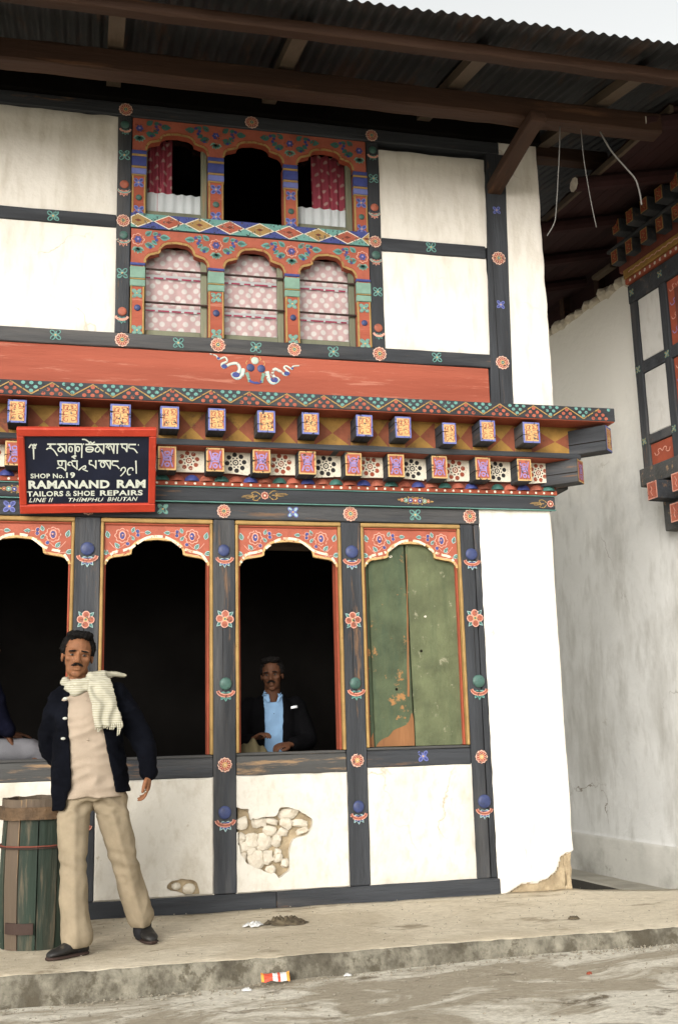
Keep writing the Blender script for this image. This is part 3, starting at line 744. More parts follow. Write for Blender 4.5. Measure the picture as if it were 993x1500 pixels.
# rosette panels, lower brackets
back1 = timber('bracket_backing', (-2.0, -.045, 2.815), (3.26, .08, 2.985), 'rust_dark', H, bev=.003, jit=.001)
def dotted(colr):
    S = [(0, 'cream', rect(-.094, .094, -.078, .078))]
    for i in range(8):
        a = 2*PI*i/8+.2; S.append((1, colr, disc(.058*math.cos(a), .056*math.sin(a), .0165, 9)))
        a += PI/8; S.append((1, 'black_paint', disc(.034*math.cos(a), .033*math.sin(a), .0062, 6)))
    S += [(1, colr, disc(0, 0, .021, 12)), (2, 'cream', disc(0, 0, .013, 10)), (3, colr, disc(0, 0, .006, 8))]
    return S
DR = decal_data('dotted_flower', dotted('rust')); DK = decal_data('dotted_flower', dotted('black_paint'))
for k in range(len(LB)):
    x0 = LB[k][1]; x1 = LB[k+1][0] if k+1 < len(LB) else 3.27
    cx = (x0+x1)/2; w = (x1-x0)
    t = timber('rosette_panel', (x0-.002, -.060, 2.818), (x1+.002 if k+1 < len(LB) else x1-.03, -.044, 2.972), 'cream', H, bev=.003, jit=.001)
    motif(DR if k % 2 else DK, t, cx-.005, -.0605, 2.893)
for (x0, x1) in LB[:0]: pass
def upper_end():
    S = [(0, 'blue_edge', rect(-.059, .059, -.074, .074)), (1, 'ochre_pale', rect(-.047, .047, -.062, .062))]
    r2 = random.Random(3)
    for s in (1, -1):
        for pts in ([(.006, .05), (.03, .052), (.036, .03), (.016, .026), (.012, .04)], [(.008, .012), (.034, .016), (.036, -.008), (.014, -.006)], [(.006, -.02), (.03, -.022), (.036, -.045), (.014, -.05), (.012, -.034)], [(.042, .058), (.043, .02), (.041, -.02), (.043, -.058)], [(.004, .046), (.020, .036), (.006, .020)]):
            S += [(2, 'salmon', q) for q in stroke([(s*x*(1+.1*s), z+.003*s) for x, z in smooth_pts(pts, 3)], .0048)]
    return S
def lower_end():
    S = [(0, 'ochre_pale', rect(-.059, .059, -.080, .080)), (1, 'salmon', rect(-.049, .049, -.070, .070))]
    for s in (1, -1):
        for pts in ([(.036, .058), (.028, .03), (.022, .0), (.026, -.03), (.036, -.058)], [(.0, .045), (.016, .04), (.012, .024), (.0, .022)], [(0, .012), (.03, .010)], [(0, -.012), (.028, -.014)], [(0, -.03), (.014, -.038), (.010, -.052), (0, -.056)], [(0, .002), (.02, .0)]):
            S += [(2, 'violet', q) for q in stroke([(s*x, z) for x, z in pts], .0095)]
    return S
UE = decal_data('painted_end', upper_end(), .0007); LE = decal_data('painted_end', lower_end(), .0007)
def bracket(name, cx, z0, z1, y0, y1, w, end, seed):
    vs, fs = timber_data((-w/2, 0, 0), (w/2, y1-y0, z1-z0), bev=.004, jit=.002, seg=.2)
    o = mk(name, vs, fs, 'charcoal_y', H, loc=(cx, y0, z0))
    h = z1-z0
    e = place(end, 'painted_end', o, (0, -.0015, h/2)); e.scale = (w/.122, 1, h/(.150 if end is UE else .166))
    # drying crack: along the cheek and into the end
    r = random.Random(seed)
    zc = h*(.35+.35*r.random())
    L_ = .02+.03*r.random()
    place(decal_data('drying_crack', [(3, 'crack', [(-w/2, zc+.003), (-w/2, zc-.003), (-w/2+L_, zc-.0005), (-w/2+L_, zc+.0005)])]), 'drying_crack', o, (0, -.002, 0))
    ck = decal_data('drying_crack', [(0, 'crack', [(0, zc+.003), (0, zc-.003), (-(y1-y0)*.9, zc-.004), (-(y1-y0)*.9, zc-.001)])])
    place(ck, 'drying_crack', o, (-w/2-.002, 0, 0), (0, 0, PI/2*1)).rotation_euler = (0, 0, -PI/2)
    o.rotation_euler = (0, 0, math.radians(r.uniform(-1.2, 1.2)))
    return o
for k, (a, b) in enumerate(LB):
    bracket('lower_bracket', (a+b)/2, 2.795+.004*NZ(k, 0, 0, 3), 2.962, -.178, -.044, b-a, LE, k)
# grey plank over the lower brackets, then painted backing, upper brackets, zigzag plank
gp = timber('cornice_plank', (-2.0, -.205, 2.966), (3.43, .05, 3.006), 'charcoal_x', H, bev=.004, jit=.008, seg=.22)
timber('plank_underside', (-2.0, -.195, 2.9635), (3.42, -.03, 2.968), 'rust', gp, bev=.001, jit=.001)
ubk = timber('bracket_backing', (-2.0, -.155, 3.007), (3.44, .05, 3.212), 'ochre_dark', H, bev=.003, jit=.002)
for k in range(len(UB)):
    x0 = UB[k][1]; x1 = UB[k+1][0] if k+1 < len(UB) else 3.44
    cx = (x0+x1)/2; zm = 3.10
    S = [(0, 'ochre_dark', [(x0, 3.01), (x1, 3.01), (cx, zm)]), (0, 'rust_panel', [(x0, 3.21), (cx, zm), (x1, 3.21)]),
         (0, 'rust_panel' if k % 2 else 'ochre_dark', [(x0, 3.01), (cx, zm), (x0, 3.21)]), (0, 'rust_panel' if k % 2 else 'ochre_dark', [(x1, 3.01), (x1, 3.21), (cx, zm)])]
    S[2] = (0, 'rust_panel', S[2][2]); S[3] = (0, 'rust_panel', S[3][2]); S[1] = (0, 'ochre_dark', S[1][2])
    place(decal_data('painted_triangles', S), 'painted_triangles', ubk, (0, -.158, 0))
for k, (a, b) in enumerate(UB):
    dz = -.03 if k == 13 else .0
    bracket('upper_bracket', (a+b)/2, 3.040+dz, 3.192+dz, -.315, -.15, b-a, UE, 40+k)
def corner_bracket(name, base, end, z0, z1, w, endm):
    d = Vector((end[0]-base[0], end[1]-base[1], 0)); L_ = d.length
    vs, fs = timber_data((-w/2, 0, 0), (w/2, L_, z1-z0), bev=.004, jit=.002, seg=.2)
    o = mk(name, vs, fs, 'charcoal_y', H, loc=(end[0], end[1], z0))
    o.rotation_euler = (0, 0, math.atan2(d.y, d.x)+PI/2)
    e = place(endm, 'painted_end', o, (0, -.0015, (z1-z0)/2)); e.scale = (w/.122, 1, (z1-z0)/(.150 if endm is UE else .166))
    ck = decal_data('drying_crack', [(0, 'crack', [(0, .075), (0, .068), (-L_*.9, .076), (-L_*.9, .079)])])
    place(ck, 'drying_crack', o, (-w/2-.002, 0, 0)).rotation_euler = (0, 0, -PI/2)
corner_bracket('corner_bracket', (3.20, .09), (3.60, -.31), 3.000, 3.185, .125, UE)
corner_bracket('corner_bracket', (3.14, .10), (3.425, -.185), 2.793, 2.965, .125, LE)
for k in range(4):      # brackets on the alley side
    yy = .30+.38*k
    for nm, x0, x1, z0, z1, en in (('lower_bracket', 3.26, 3.40, 2.795, 2.962, LE), ('upper_bracket', 3.40, 3.57, 3.04, 3.192, UE)):
        vs, fs = timber_data((-.06, 0, 0), (.06, x1-x0, z1-z0), bev=.004, jit=.002, seg=.2)
        o = mk(nm, vs, fs, 'charcoal_y', H, loc=(x1, yy, z0)); o.rotation_euler = (0, 0, PI/2)
        place(en, 'painted_end', o, (0, -.0015, (z1-z0)/2))
timber('alley_cornice_backing', (3.24, .06, 2.80), (3.44, 1.6, 3.205), 'charcoal_y', H)
zp = timber('zigzag_plank', (-2.0, -.345, 3.214), (3.645, .02, 3.314), 'charcoal_x', H, bev=.004, jit=.003)
timber('alley_plank', (3.20, .0205, 3.214), (3.645, 1.65, 3.314), 'charcoal_y', H, bev=.004, jit=.003)
timber('plank_underside', (-2.0, -.340, 3.2095), (3.64, -.03, 3.2155), 'rust', zp, bev=.001, jit=.001)
S = []; pitch = .252; x0 = .625-pitch*11
k = 0
zb, zt = 3.219, 3.310
while x0+k*pitch < 3.62:
    xa = x0+k*pitch; xm = xa+pitch/2; xb = xa+pitch
    xr = min(xb, 3.64)
    if xb <= 3.64: S += [(1, 'ochre', q) for q in stroke([(xa, zb+.006), (xm, zt-.006), (xb, zb+.006)], .0085)]
    else: S += [(1, 'ochre', q) for q in stroke([(xa, zb+.006), (min(xm, 3.63), zt-.006 if xm < 3.63 else zb+.006+(3.63-xa)/(pitch/2)*.08)], .0085)]
    for row, nn in ((0, 3), (1, 2), (2, 1)):
        for j in range(nn):
            xx = xm+(j-(nn-1)/2)*.052; zz = zb+.012+row*.027
            if xx < 3.63: S.append((0, 'salmon', disc(xx+.003*NZ(xx, 1, 0, 20), zz, .0125, 8, 1.15)))
            xx2 = xb+(j-(nn-1)/2)*.052; zz = zt-.012-row*.026
            if xx2 < 3.62: S.append((0, 'teal', disc(xx2+.003*NZ(xx2, 1, 0, 20), zz, .0118, 8, 1.15)))
    k += 1
place(decal_data('painted_zigzag', S), 'painted_zigzag', zp, (0, -.3475, 0))

# --- upper storey
red = timber('red_board', (-2.0, .004, 3.316), (2.84, .12, 3.694), 'salmon_board', H, jit=.002)
def emblem(part):
    k_ = .00074
    C = lambda x, y: ((x-470)*k_, (260-y)*k_)
    S = []
    for pts in ([(40,145),(100,160),(120,195),(180,170),(200,210),(150,240),(170,275),(220,240),(290,225),(320,270),(300,320),(250,335),(290,370),(340,340),(352,275)], [(895,215),(830,225),(825,255),(770,225),(745,245),(790,290),(760,315),(720,290),(660,260),(630,300),(650,345),(690,365),(640,400),(600,370),(580,290)]):
        P = smooth_pts([C(*p) for p in pts], 3)
        S += [(0, 'pale_blue', q) for q in stroke(P, .008, .030)]+[(1, 'cream', q) for q in stroke([(x, z+.002) for x, z in P], .003, .014)]
    for c, r in (((175, 262), 26), ((285, 340), 34), ((120, 185), 14), ((770, 300), 26), ((650, 370), 34), ((825, 245), 12)):
        x, z = C(*c); S.append((2, 'blue', disc(x, z, r*k_, 12, 1.1, .8)))
    for pts in ([(385, 310), (400, 350), (412, 405)], [(550, 310), (538, 350), (528, 405)]): S += [(1, 'sea_green', q) for q in stroke([C(*p) for p in pts], .026, .018)]
    S += [(2, 'blue', q) for q in stroke(smooth_pts([C(*p) for p in [(410, 385), (440, 405), (500, 408), (525, 388)]], 3), .016)]
    for pts in ([(395, 190), (380, 215), (388, 235)], [(430, 150), (422, 175), (432, 190)], [(545, 185), (560, 215), (552, 235)], [(510, 150), (522, 175), (512, 190)], [(470, 125), (468, 145)]): S += [(0, 'ochre_pale', q) for q in stroke([C(*p) for p in pts], .004)]
    return [q for q in S if (max(p[0] for p in q[2]) < -.085) == (part == 0) and (min(p[0] for p in q[2]) > .075) == (part == 2)]
EMX, EMZ = 1.10, 3.60
for q_, nm in enumerate(('painted_cloud', 'painted_lotus_stand', 'painted_cloud')): place(decal_data(nm, emblem(q_)), nm, red, (EMX, .002, EMZ))
motif(BOSS_S['pale'], red, EMX, .002, EMZ+.055).scale = (.85, .6, .85)
motif(BOSS_S['blue'], red, EMX-.037, .002, EMZ).scale = (.9, .6, .9); motif(BOSS_S['blue'], red, EMX+.04, .002, EMZ-.004).scale = (.9, .6, .9)
sb = timber('upper_sill_beam', (-2.0, -.008, 3.696), (2.862, .13, 3.800), 'charcoal_x', H, jit=.003)
for x in (.18, .838, 1.377, 2.005): motif(ROS, sb, x, -.011, 3.748)
for x, q in ((-.26, QT), (.56, QT), (1.10, QT), (1.66, QT), (2.44, QT)): motif(q, sb, x, -.011, 3.750)
mbl = timber('middle_beam', (-2.0, -.004, 4.578), (.128, .13, 4.672), 'charcoal_x', H, jit=.003)
mbr = timber('middle_beam', (2.052, -.004, 4.566), (2.868, .13, 4.668), 'charcoal_x', H, jit=.003)
motif(QT, mbl, -.30, -.007, 4.626); motif(QT, mbr, 2.43, -.007, 4.618)
topb = timber('top_beam', (-2.0, -.012, 5.444), (3.02, .13, 5.545), 'charcoal_x', H, jit=.003)
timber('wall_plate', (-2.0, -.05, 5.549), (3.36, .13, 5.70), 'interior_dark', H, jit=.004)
for x in (.18, 1.09, 2.0): motif(ROS, topb, x, -.015, 5.488)
for i, (a, b) in enumerate(((-1.86, -1.76), (.130, .226), (1.957, 2.051))):
    p = timber('upper_post', (a, -.003, 3.802), (b, .13, 5.442), 'charcoal_z', H, jit=.003)
    c = (a+b)/2
    motif(ROS, p, c, -.006, 4.630).scale = (.92, 1, .92)
    for z, bc, st in ((5.375, 'green', STAND_G), (4.905, 'red', STAND_S), (4.525, 'green', STAND_S), (3.955, 'red', STAND_G)):
        motif(BOSS_S[bc], p, c, -.006, z); motif(st, p, c, -.006, z-.025)
    motif(QT, p, c, -.006, 5.135); motif(QT, p, c, -.006, 4.235)
# the leaning post before the corner pier
def lean_timber(name, x0b, x1b, x0t, x1t, zb, zt_, y0, y1, mat, parent):
    n = 14; vs, fs = [], []
    for j in range(n+1):
        t = j/n; z = zb+(zt_-zb)*t; l = x0b+(x0t-x0b)*t+.003*NZ(1, 1, z, 5); r = x1b+(x1t-x1b)*t+.004*NZ(4, 1, z, 5)
        for x, y in ((l+.005, y0), (r-.005, y0), (r, y0+.005), (r, y1), (l, y1), (l, y0+.005)): vs.append((x, y, z))
    for j in range(n):
        for k in range(6): fs.append((j*6+k, j*6+(k+1) % 6, (j+1)*6+(k+1) % 6, (j+1)*6+k))
    fs += [tuple(range(5, -1, -1)), tuple(range(n*6, n*6+6))]
    return mk(name, vs, fs, mat, parent)
lp = lean_timber('upper_post', 2.840, 3.012, 2.912, 3.070, 3.316, 5.442, -.010, .13, 'charcoal_z', H)
motif(ROS, lp, 2.945, -.013, 3.735); motif(ROS, lp, 2.967, -.013, 4.575); motif(ROS_B, lp, 2.985, -.013, 5.22)
motif(QB, lp, 2.975, -.013, 4.97).scale = (.8, 1, .8); motif(QB, lp, 2.957, -.013, 4.20).scale = (.85, 1, .85)
place(decal_data('drying_crack', [(0, 'crack', q) for q in stroke([(2.945-.03+.004*NZ(k, 0, 0, 2), 3.32+.1*k) for k in range(14)], .004, .002)]), 'drying_crack', lp, (0, -.011, 0))
for (x0, x1, z0, z1) in ((-1.762, .136, 3.796, 4.584), (-1.762, .136, 4.668, 5.440), (2.046, 2.874, 3.796, 4.572), (2.046, 2.90, 4.662, 5.395)):
    plaster('plaster_panel', x0, x1, z0, z1, wob=.010)
plaster('plaster_panel', -1.76, -1.0, 5.43, 5.44)if False else None

# --- painted window group of the upper storey
PILX = [(.232, .328), (.772, .880), (1.322, 1.424), (1.852, 1.952)]
wing = timber('window_rail', (.228, -.004, 4.585), (1.955, .12, 4.700), 'charcoal_x', H, jit=.001)
S = []; d = .216; x = .228; k = 0
zl, zh, zm_ = 4.589, 4.696, 4.6425
x = .228-.06
while x < 1.955:
    xa, xb, xm = max(x, .228), min(x+d, 1.955), x+d/2
    dia = [(max(x, .228), zm_ if x >= .228 else zm_), (min(max(xm, .228), 1.955), zl), (xb, zm_), (min(max(xm, .228), 1.955), zh)]
    if x < .228: dia = [(.228, zm_-.025), (xm, zl), (xb, zm_), (xm, zh), (.228, zm_+.025)]
    if x+d > 1.955:
        f = (1.955-xm)/(d/2)
        dia = [(x, zm_), (xm, zl), (1.955, zm_-(1-f)*.05), (1.955, zm_+(1-f)*.05), (xm, zh)] if xm < 1.955 else [(x, zm_), (1.955, zl), (1.955, zh)]
    S.append((1, 'cream', dia)); cxx = sum(p[0] for p in dia)/len(dia)
    S.append((2, 'salmon' if k % 2 else 'ochre', [(cxx+(px-cxx)*.88, zm_+(pz-zm_)*.86) for px, pz in dia]))
    S.append((3, 'rust_dark', disc(cxx, zm_, .016, 4, 1.6, .7)))
    for top_, zz in ((1, zh), (0, zl)):
        tri = [(max(x-d/2, .228), zz), (min(x+d/2, 1.955), zz), (min(max(x, .228), 1.955), zm_)]
        S.append((0, ('blue' if (k+top_) % 2 else 'teal'), tri))
    x += d; k += 1
for top_, zz in ((1, zh), (0, zl)):
    if x-d/2 < 1.955: S.append((0, 'blue' if (k+top_) % 2 else 'teal', [(x-d/2, zz), (1.955, zz), (1.955, zm_)]))
place(decal_data('painted_diamonds', S), 'painted_diamonds', wing, (0, -.0065, 0))

def spray_over_pilaster(bright, half=None):
    """flower with leaves above a pilaster, x relative to the pilaster centre, z to board top"""
    S = []
    edge = 'pink' if bright else 'salmon'
    S += [(0, edge, scallop(0, -.075, .048, 8, .2)), (1, 'salmon', scallop(0, -.075, .041, 8, .2)), (2, 'blue', scallop(0, -.076, .028, 6, .25)), (3, 'violet', disc(0, -.073, .009, 6))]
    for s in (1, -1):
        for (px, pz, ang, L) in ((.045, -.105, -.25, .075), (.050, -.045, .75, .062), (.150, -.048, 0, .075), (.095, -.075, -.7, .05), (.10, -.03, .3, .045)):
            ang2 = ang if s > 0 else PI-ang
            S += [(0, 'teal' if bright else 'teal_dark', leaf(s*px, pz, L, L*.66, ang2)), (1, 'teal_dark', leaf(s*(px+.004), pz, L*.75, L*.3, ang2))]
        for (px, pz) in ((.118, -.050), (.128, -.072), (.085, -.128), (.145, -.030)): S.append((1, 'blue', disc(s*px, pz, .0125, 7)))
        S += [(0, edge, q) for q in stroke([(s*.1, -.055), (s*.14, -.05), (s*.17, -.048)], .004)]
    for k in range(5):
        a = -PI/2+(k-2)*.55
        S += [(0, 'sea_green', leaf(0, -.135, .05, .03, a)), (1, 'teal_dark', leaf(0, -.14, .036, .016, a))]
    return S
for row in (0, 1):        # 0 lower windows, 1 upper windows
    zb, zt_ = ((3.803, 4.583), (4.703, 5.441))[row]
    zs, zc, zp_ = ((4.325, 4.405, 4.490), (5.19, 5.272, 5.335))[row]
    pils = []
    for i, (a, b) in enumerate(PILX):
        p = timber('pilaster', (a, .002, zb), (b, .11, zs-.012), 'salmon_board', H, jit=.002)
        pils.append(p); c = (a+b)/2
        for xx in (a, b-.012): timber('pilaster_edge', (xx, -.002, zb), (xx+.012, .02, zs-.02), 'ochre', p, bev=.002, jit=.001)
        if row == 0:
            for (q0, q1, m_) in ((zs-.020, zs+.0, 'blue'), (zs-.115, zs-.028, 'sea_green'), (zs-.125, zs-.117, 'ochre'), (zs-.175, zs-.127, 'sea_green')):
                timber('capital_band', (a-.004, -.008, q0), (b+.004, .03, q1), m_, p, bev=.004, jit=.001)
            motif(QS, p, c, -.001, zs-.225); motif(BOSS_XS['blue'], p, c, -.001, zb+.185); motif(QS, p, c, -.001, zb+.025)
        else:
            for (q0, q1, m_) in ((zs-.032, zs-.004, 'blue'), (zs-.050, zs-.034, 'ochre'), (zs-.125, zs-.052, 'blue'), (zs-.143, zs-.127, 'ochre'), (zs-.190, zs-.145, 'blue_edge'), (zs-.203, zs-.192, 'ochre')):
                timber('capital_band', (a-.004, -.008, q0), (b+.004, .03, q1), m_, p, bev=.004, jit=.001)
            motif(QB, p, c, -.001, zs-.255); motif(BOSS_XS['green'], p, c, -.001, zb+.115); motif(QB, p, c, -.001, zb+.02)
    for i in range(3):
        xl = PILX[i][0] if i == 0 else (PILX[i][0]+PILX[i][1])/2; xr = PILX[i+1][1] if i == 2 else (PILX[i+1][0]+PILX[i+1][1])/2
        a, b = PILX[i][1], PILX[i+1][0]; c = (a+b)/2; hw = (b-a)/2
        ap = [(c+x, z) for x, z in arch_pts(hw, zs, zc, zp_, .55)]
        pts_l = [(xl, zs)] if xl < a else []
        bd = board('arch_board', ap, xl+.0005, xr-.0005, zt_, .006, .060, ['salmon', 'rust'], H)
        place(decal_data('arch_edge', [(0, 'rust', q) for q in stroke([(x, z+.020) for x, z in ap], .012)]+[(1, 'ochre', q) for q in stroke([(x, z+.008) for x, z in ap], .017)]), 'arch_edge', bd, (0, .006, 0))
        if row == 1 and i == 1: continue      # stands open
        fr = timber('window_sash', (a+.001, .055, zb+.002), (a+.012, .095, zs+.10), 'sash', H, jit=.001)
        timber('sash_stile', (b-.048, .055, zb+.002), (b-.002, .095, zs+.10), 'sash', fr, jit=.001)
        timber('sash_rail', (a+.013, .056, zb+.002), (b-.05, .094, zb+.055), 'sash', fr, jit=.001)
        if not (row == 1 and i == 1):
            mk('pane', [(a+.008, .075, zb+.04), (b-.03, .075, zb+.04), (b-.03, .075, zp_+.02), (a+.008, .075, zp_+.02)], [(0, 1, 2, 3)], 'window_glass', fr)
        if row == 0:
            for zz in (4.292, 4.045): timber('window_bar', (a, .030, zz), (b, .042, zz+.014), 'bar_metal', fr, bev=.003, jit=.001)
    for i, (a, b) in enumerate(PILX):
        sh = shift(spray_over_pilaster(row == 0), (a+b)/2, zt_-.005)
        lo_, hi_ = .232, 1.952
        sh = [(l, m_, p) for l, m_, p in sh if all(lo_ <= x <= hi_ for x, z in p)]
        place(decal_data('painted_spray', sh), 'painted_spray', pils[i], (0, .0045, 0))

# curtains behind the panes
def curtain(name, x0, x1, z0, z1, y, mat, label, folds=7, amp=.012, group=None, gather=0.0, hems=()):
    n = 64; vs, fs, idx = [], [], []
    sd = rng.uniform(0, 40)
    zsn = 14
    for j in range(zsn+1):
        t = j/zsn
        for i in range(n+1):
            u = i/n; x = x0+(x1-x0)*u
            yy = y+amp*math.sin(u*folds*2*PI+1.5*NZ(u*3, sd, t*.6))+amp*.5*NZ(u*6, sd, t)
            vs.append((x, yy, z0+(z1-z0)*t+(.010*math.sin(u*folds*2*PI+.8) if j == 0 else 0)))
    for j in range(zsn):
        for i in range(n): fs.append((j*(n+1)+i, j*(n+1)+i+1, (j+1)*(n+1)+i+1, (j+1)*(n+1)+i))
    o = mk(name, vs, fs, mat, smooth=True)
    if label: tag(o, label, 'curtain', group)
    return o
WX = [(PILX[i][1]+.004, PILX[i+1][0]-.03) for i in range(3)]
for i, (a, b) in enumerate(WX):
    nm = ('left', 'middle', 'right')[i]
    cu = empty('curtain', f'pink curtain with pale dots behind the {nm} barred lower window', 'curtain', 'dotted curtains of the upper storey')
    zz = [3.82, 4.035, 4.285, 4.50]
    o = curtain('cloth', a, b, 3.82, 4.50, .125, 'curtain_pink', None, folds=4, amp=.005); o.parent = cu
    for z in (4.018, 4.264):
        S = []
        xx = a
        while xx < b:
            w = rng.uniform(.04, .10); S.append((0, 'hem_red', rect(xx, min(xx+w, b), z, z+.012))); xx += w+rng.uniform(.012, .03)
        place(decal_data('hem_stripe', [(1, 'curtain_white', rect(a, b, z, z+.030))]+[(2, m_, p) for l, m_, p in S]), 'hem_stripe', cu, (0, .115, 0))
a, b = WX[0]
curtain('curtain', a, a+.19, 4.72, 5.36, .13, 'curtain_red', 'dark red dotted curtain drawn aside in the left upper window', 4, .016, 'red curtains of the upper windows')
o = curtain('half_curtain', a, b, 4.68, 4.925, .108, 'curtain_white', 'white half curtain across the foot of the left upper window', 6, .008, 'white half curtains')
a, b = WX[2]
curtain('curtain', a+.13, b, 4.72, 5.36, .13, 'curtain_red', 'dark red dotted curtain drawn aside in the right upper window', 4, .016, 'red curtains of the upper windows')
curtain('half_curtain', a, b, 4.68, 4.915, .108, 'curtain_white', 'white half curtain across the foot of the right upper window', 6, .008, 'white half curtains')

# --- dark rooms behind the windows
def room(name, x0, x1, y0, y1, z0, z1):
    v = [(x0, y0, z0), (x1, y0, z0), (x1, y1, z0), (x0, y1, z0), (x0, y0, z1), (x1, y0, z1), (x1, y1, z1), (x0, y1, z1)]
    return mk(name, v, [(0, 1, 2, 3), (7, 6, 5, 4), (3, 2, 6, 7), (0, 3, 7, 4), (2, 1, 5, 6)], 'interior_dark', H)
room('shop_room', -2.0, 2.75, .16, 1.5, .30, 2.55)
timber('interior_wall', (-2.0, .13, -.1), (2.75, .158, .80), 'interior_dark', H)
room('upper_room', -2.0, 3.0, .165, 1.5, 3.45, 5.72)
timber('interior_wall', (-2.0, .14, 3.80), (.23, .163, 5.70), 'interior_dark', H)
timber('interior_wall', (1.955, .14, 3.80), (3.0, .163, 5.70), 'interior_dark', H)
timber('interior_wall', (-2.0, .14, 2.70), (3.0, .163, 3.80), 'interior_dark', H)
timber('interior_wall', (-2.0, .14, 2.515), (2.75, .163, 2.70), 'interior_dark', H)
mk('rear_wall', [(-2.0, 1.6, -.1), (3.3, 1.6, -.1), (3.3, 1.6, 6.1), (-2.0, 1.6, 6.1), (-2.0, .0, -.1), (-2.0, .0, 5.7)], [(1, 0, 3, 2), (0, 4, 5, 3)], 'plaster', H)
# window reveal fillers between rooms and facade (so no light leaks)
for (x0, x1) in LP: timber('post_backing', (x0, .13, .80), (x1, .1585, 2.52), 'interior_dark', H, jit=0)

# --- roof: corrugated sheets on purlins, rafters and brackets
TP = math.tan(math.radians(14)); EY, EZ = -1.66, 5.33
def roof_z(y): return EZ+TP*(y-EY)
for k in range(11):
    x0 = -2.6+.76*k; x1 = x0+.79
    if x1 > 5.0: x1 = 5.0
    if x0 >= 4.95: break
    n = int((x1-x0)/.0095); vs, fs = [], []
    ysr = [EY+.03*NZ(k, 0, 0, 3.3), -1.0, -.2, .8, 1.7, 3.0]
    lift = .004*(k % 2)+.010*NZ(k, 5, 0, 2.7)
    for y in ysr:
        for i in range(n+1):
            x = x0+(x1-x0)*i/n
            vs.append((x, y, roof_z(y)+lift+.011*math.sin(2*PI*x/.076)))
    for j in range(len(ysr)-1):
        for i in range(n): fs.append((j*(n+1)+i, j*(n+1)+i+1, (j+1)*(n+1)+i+1, (j+1)*(n+1)+i))
    mk('roof_sheet', vs, fs, 'corrugated', H, smooth=True)
timber('purlin', (-2.6, -.77, 5.285), (3.98, -.63, 5.440), 'eave_wood_x', H, bev=.012, jit=.010)
timber('eave_purlin', (-2.6, -1.40, 5.270), (4.2, -1.31, 5.345), 'eave_wood_x', H, bev=.01, jit=.008)
timber('inner_purlin', (-2.6, .25, 5.62), (4.1, .37, 5.735), 'eave_wood_x', H, bev=.01, jit=.008)
for x in (-2.2, -1.05, .09, 1.21, 2.40, 3.52):
    vs = []
    w = .05
    y0, y1 = -1.30, 1.5
    for y in (y0, y1):
        zt_ = roof_z(y)-.022
        for xx, zz in ((x-w, zt_-.075), (x+w, zt_-.075), (x+w, zt_), (x-w, zt_)): vs.append((xx, y, zz))
    mk('rafter', vs, [(0, 1, 2, 3), (7, 6, 5, 4), (0, 4, 5, 1), (1, 5, 6, 2), (2, 6, 7, 3), (3, 7, 4, 0)], 'rafter_wood', H)
for x in (-1.81, 2.965):      # struts that carry the purlin
    vs = []
    for (y, zc_) in ((-.80, 5.30), (.02, 5.20)):
        for dx, dz in ((-.06, -.06), (.06, -.06), (.06, .06), (-.06, .06)): vs.append((x+dx, y, zc_+dz if not (y < -.5 and dz > 0) else zc_+.0))
    if x in (1.10,): continue
    st = timber('strut', (x-.058, -.86, 5.20), (x+.058, .06, 5.285), 'eave_wood_y', H, bev=.008, jit=.006)
    for v in st.data.vertices: v.co.z += (-.10)*(v.co.y+.70)/.72 if v.co.y > -.70 else 0
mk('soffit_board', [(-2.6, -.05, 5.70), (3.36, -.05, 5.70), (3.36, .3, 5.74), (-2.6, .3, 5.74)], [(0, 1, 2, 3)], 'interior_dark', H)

# ================================================================== the neighbouring house across the alley
nb = empty('neighbour_house', 'stained whitewashed house across the alley with projecting timber window bay', 'house')
Q = Vector((5.0, 1.7, 0)); WV = Vector((-.1107, .9939, 0)); NV = Vector((-.9939, -.1107, 0))
def NP(s, t, z): p = Q+WV*s+NV*t; return (p.x, p.y, z)
NROT = math.atan2(WV.y, WV.x)      # local x axis -> along the wall (away), local -y -> ... see nbox
def nbox(name, s0, s1, t0, t1, z0, z1, mat, parent=nb, bev=.006, jit=.003, seg=.2):
    """timber in wall coordinates: s along the wall, t out of it"""
    vs, fs = timber_data((s0, -t1, z0), (s1, -t0, z1), bev, jit, seg)
    vs = [NP(v[0], -v[1], v[2]) for v in vs]
    fs = [f[::-1] for f in fs]
    return mk(name, vs, fs, mat, parent)
# wall sheet with plinth ledge
vs, fs, idx = [], [], []
ss = [-4.5+.07*i for i in range(132)]; zs_ = [-.7, -.33, -.15, 0.0, .028, .036, .06] + [.06+.08*i for i in range(1, 66)]
for z in zs_:
    for s in ss:
        t = .018*NZ(s, 0, z, 1.1)+.009*NZ(s, 4, z, 5)+.004*NZ(s, 7, z, 12)
        if z < .03: t += .014+.010*NZ(s, 3, 0, 2)
        zz = z
        if z > 5.24: zz = 5.26+.02*NZ(s, 0, 0, 5)
        vs.append(NP(s, t, zz))
w = len(ss)
for j in range(len(zs_)-1):
    for i in range(w-1): fs.append((j*w+i+1, j*w+i, (j+1)*w+i, (j+1)*w+i+1)); idx.append(1 if zs_[j+1] < .03 else 0)
mk('alley_wall', vs, fs, ['plaster_old', 'plaster_plinth'], nb, idx=idx, smooth=True)
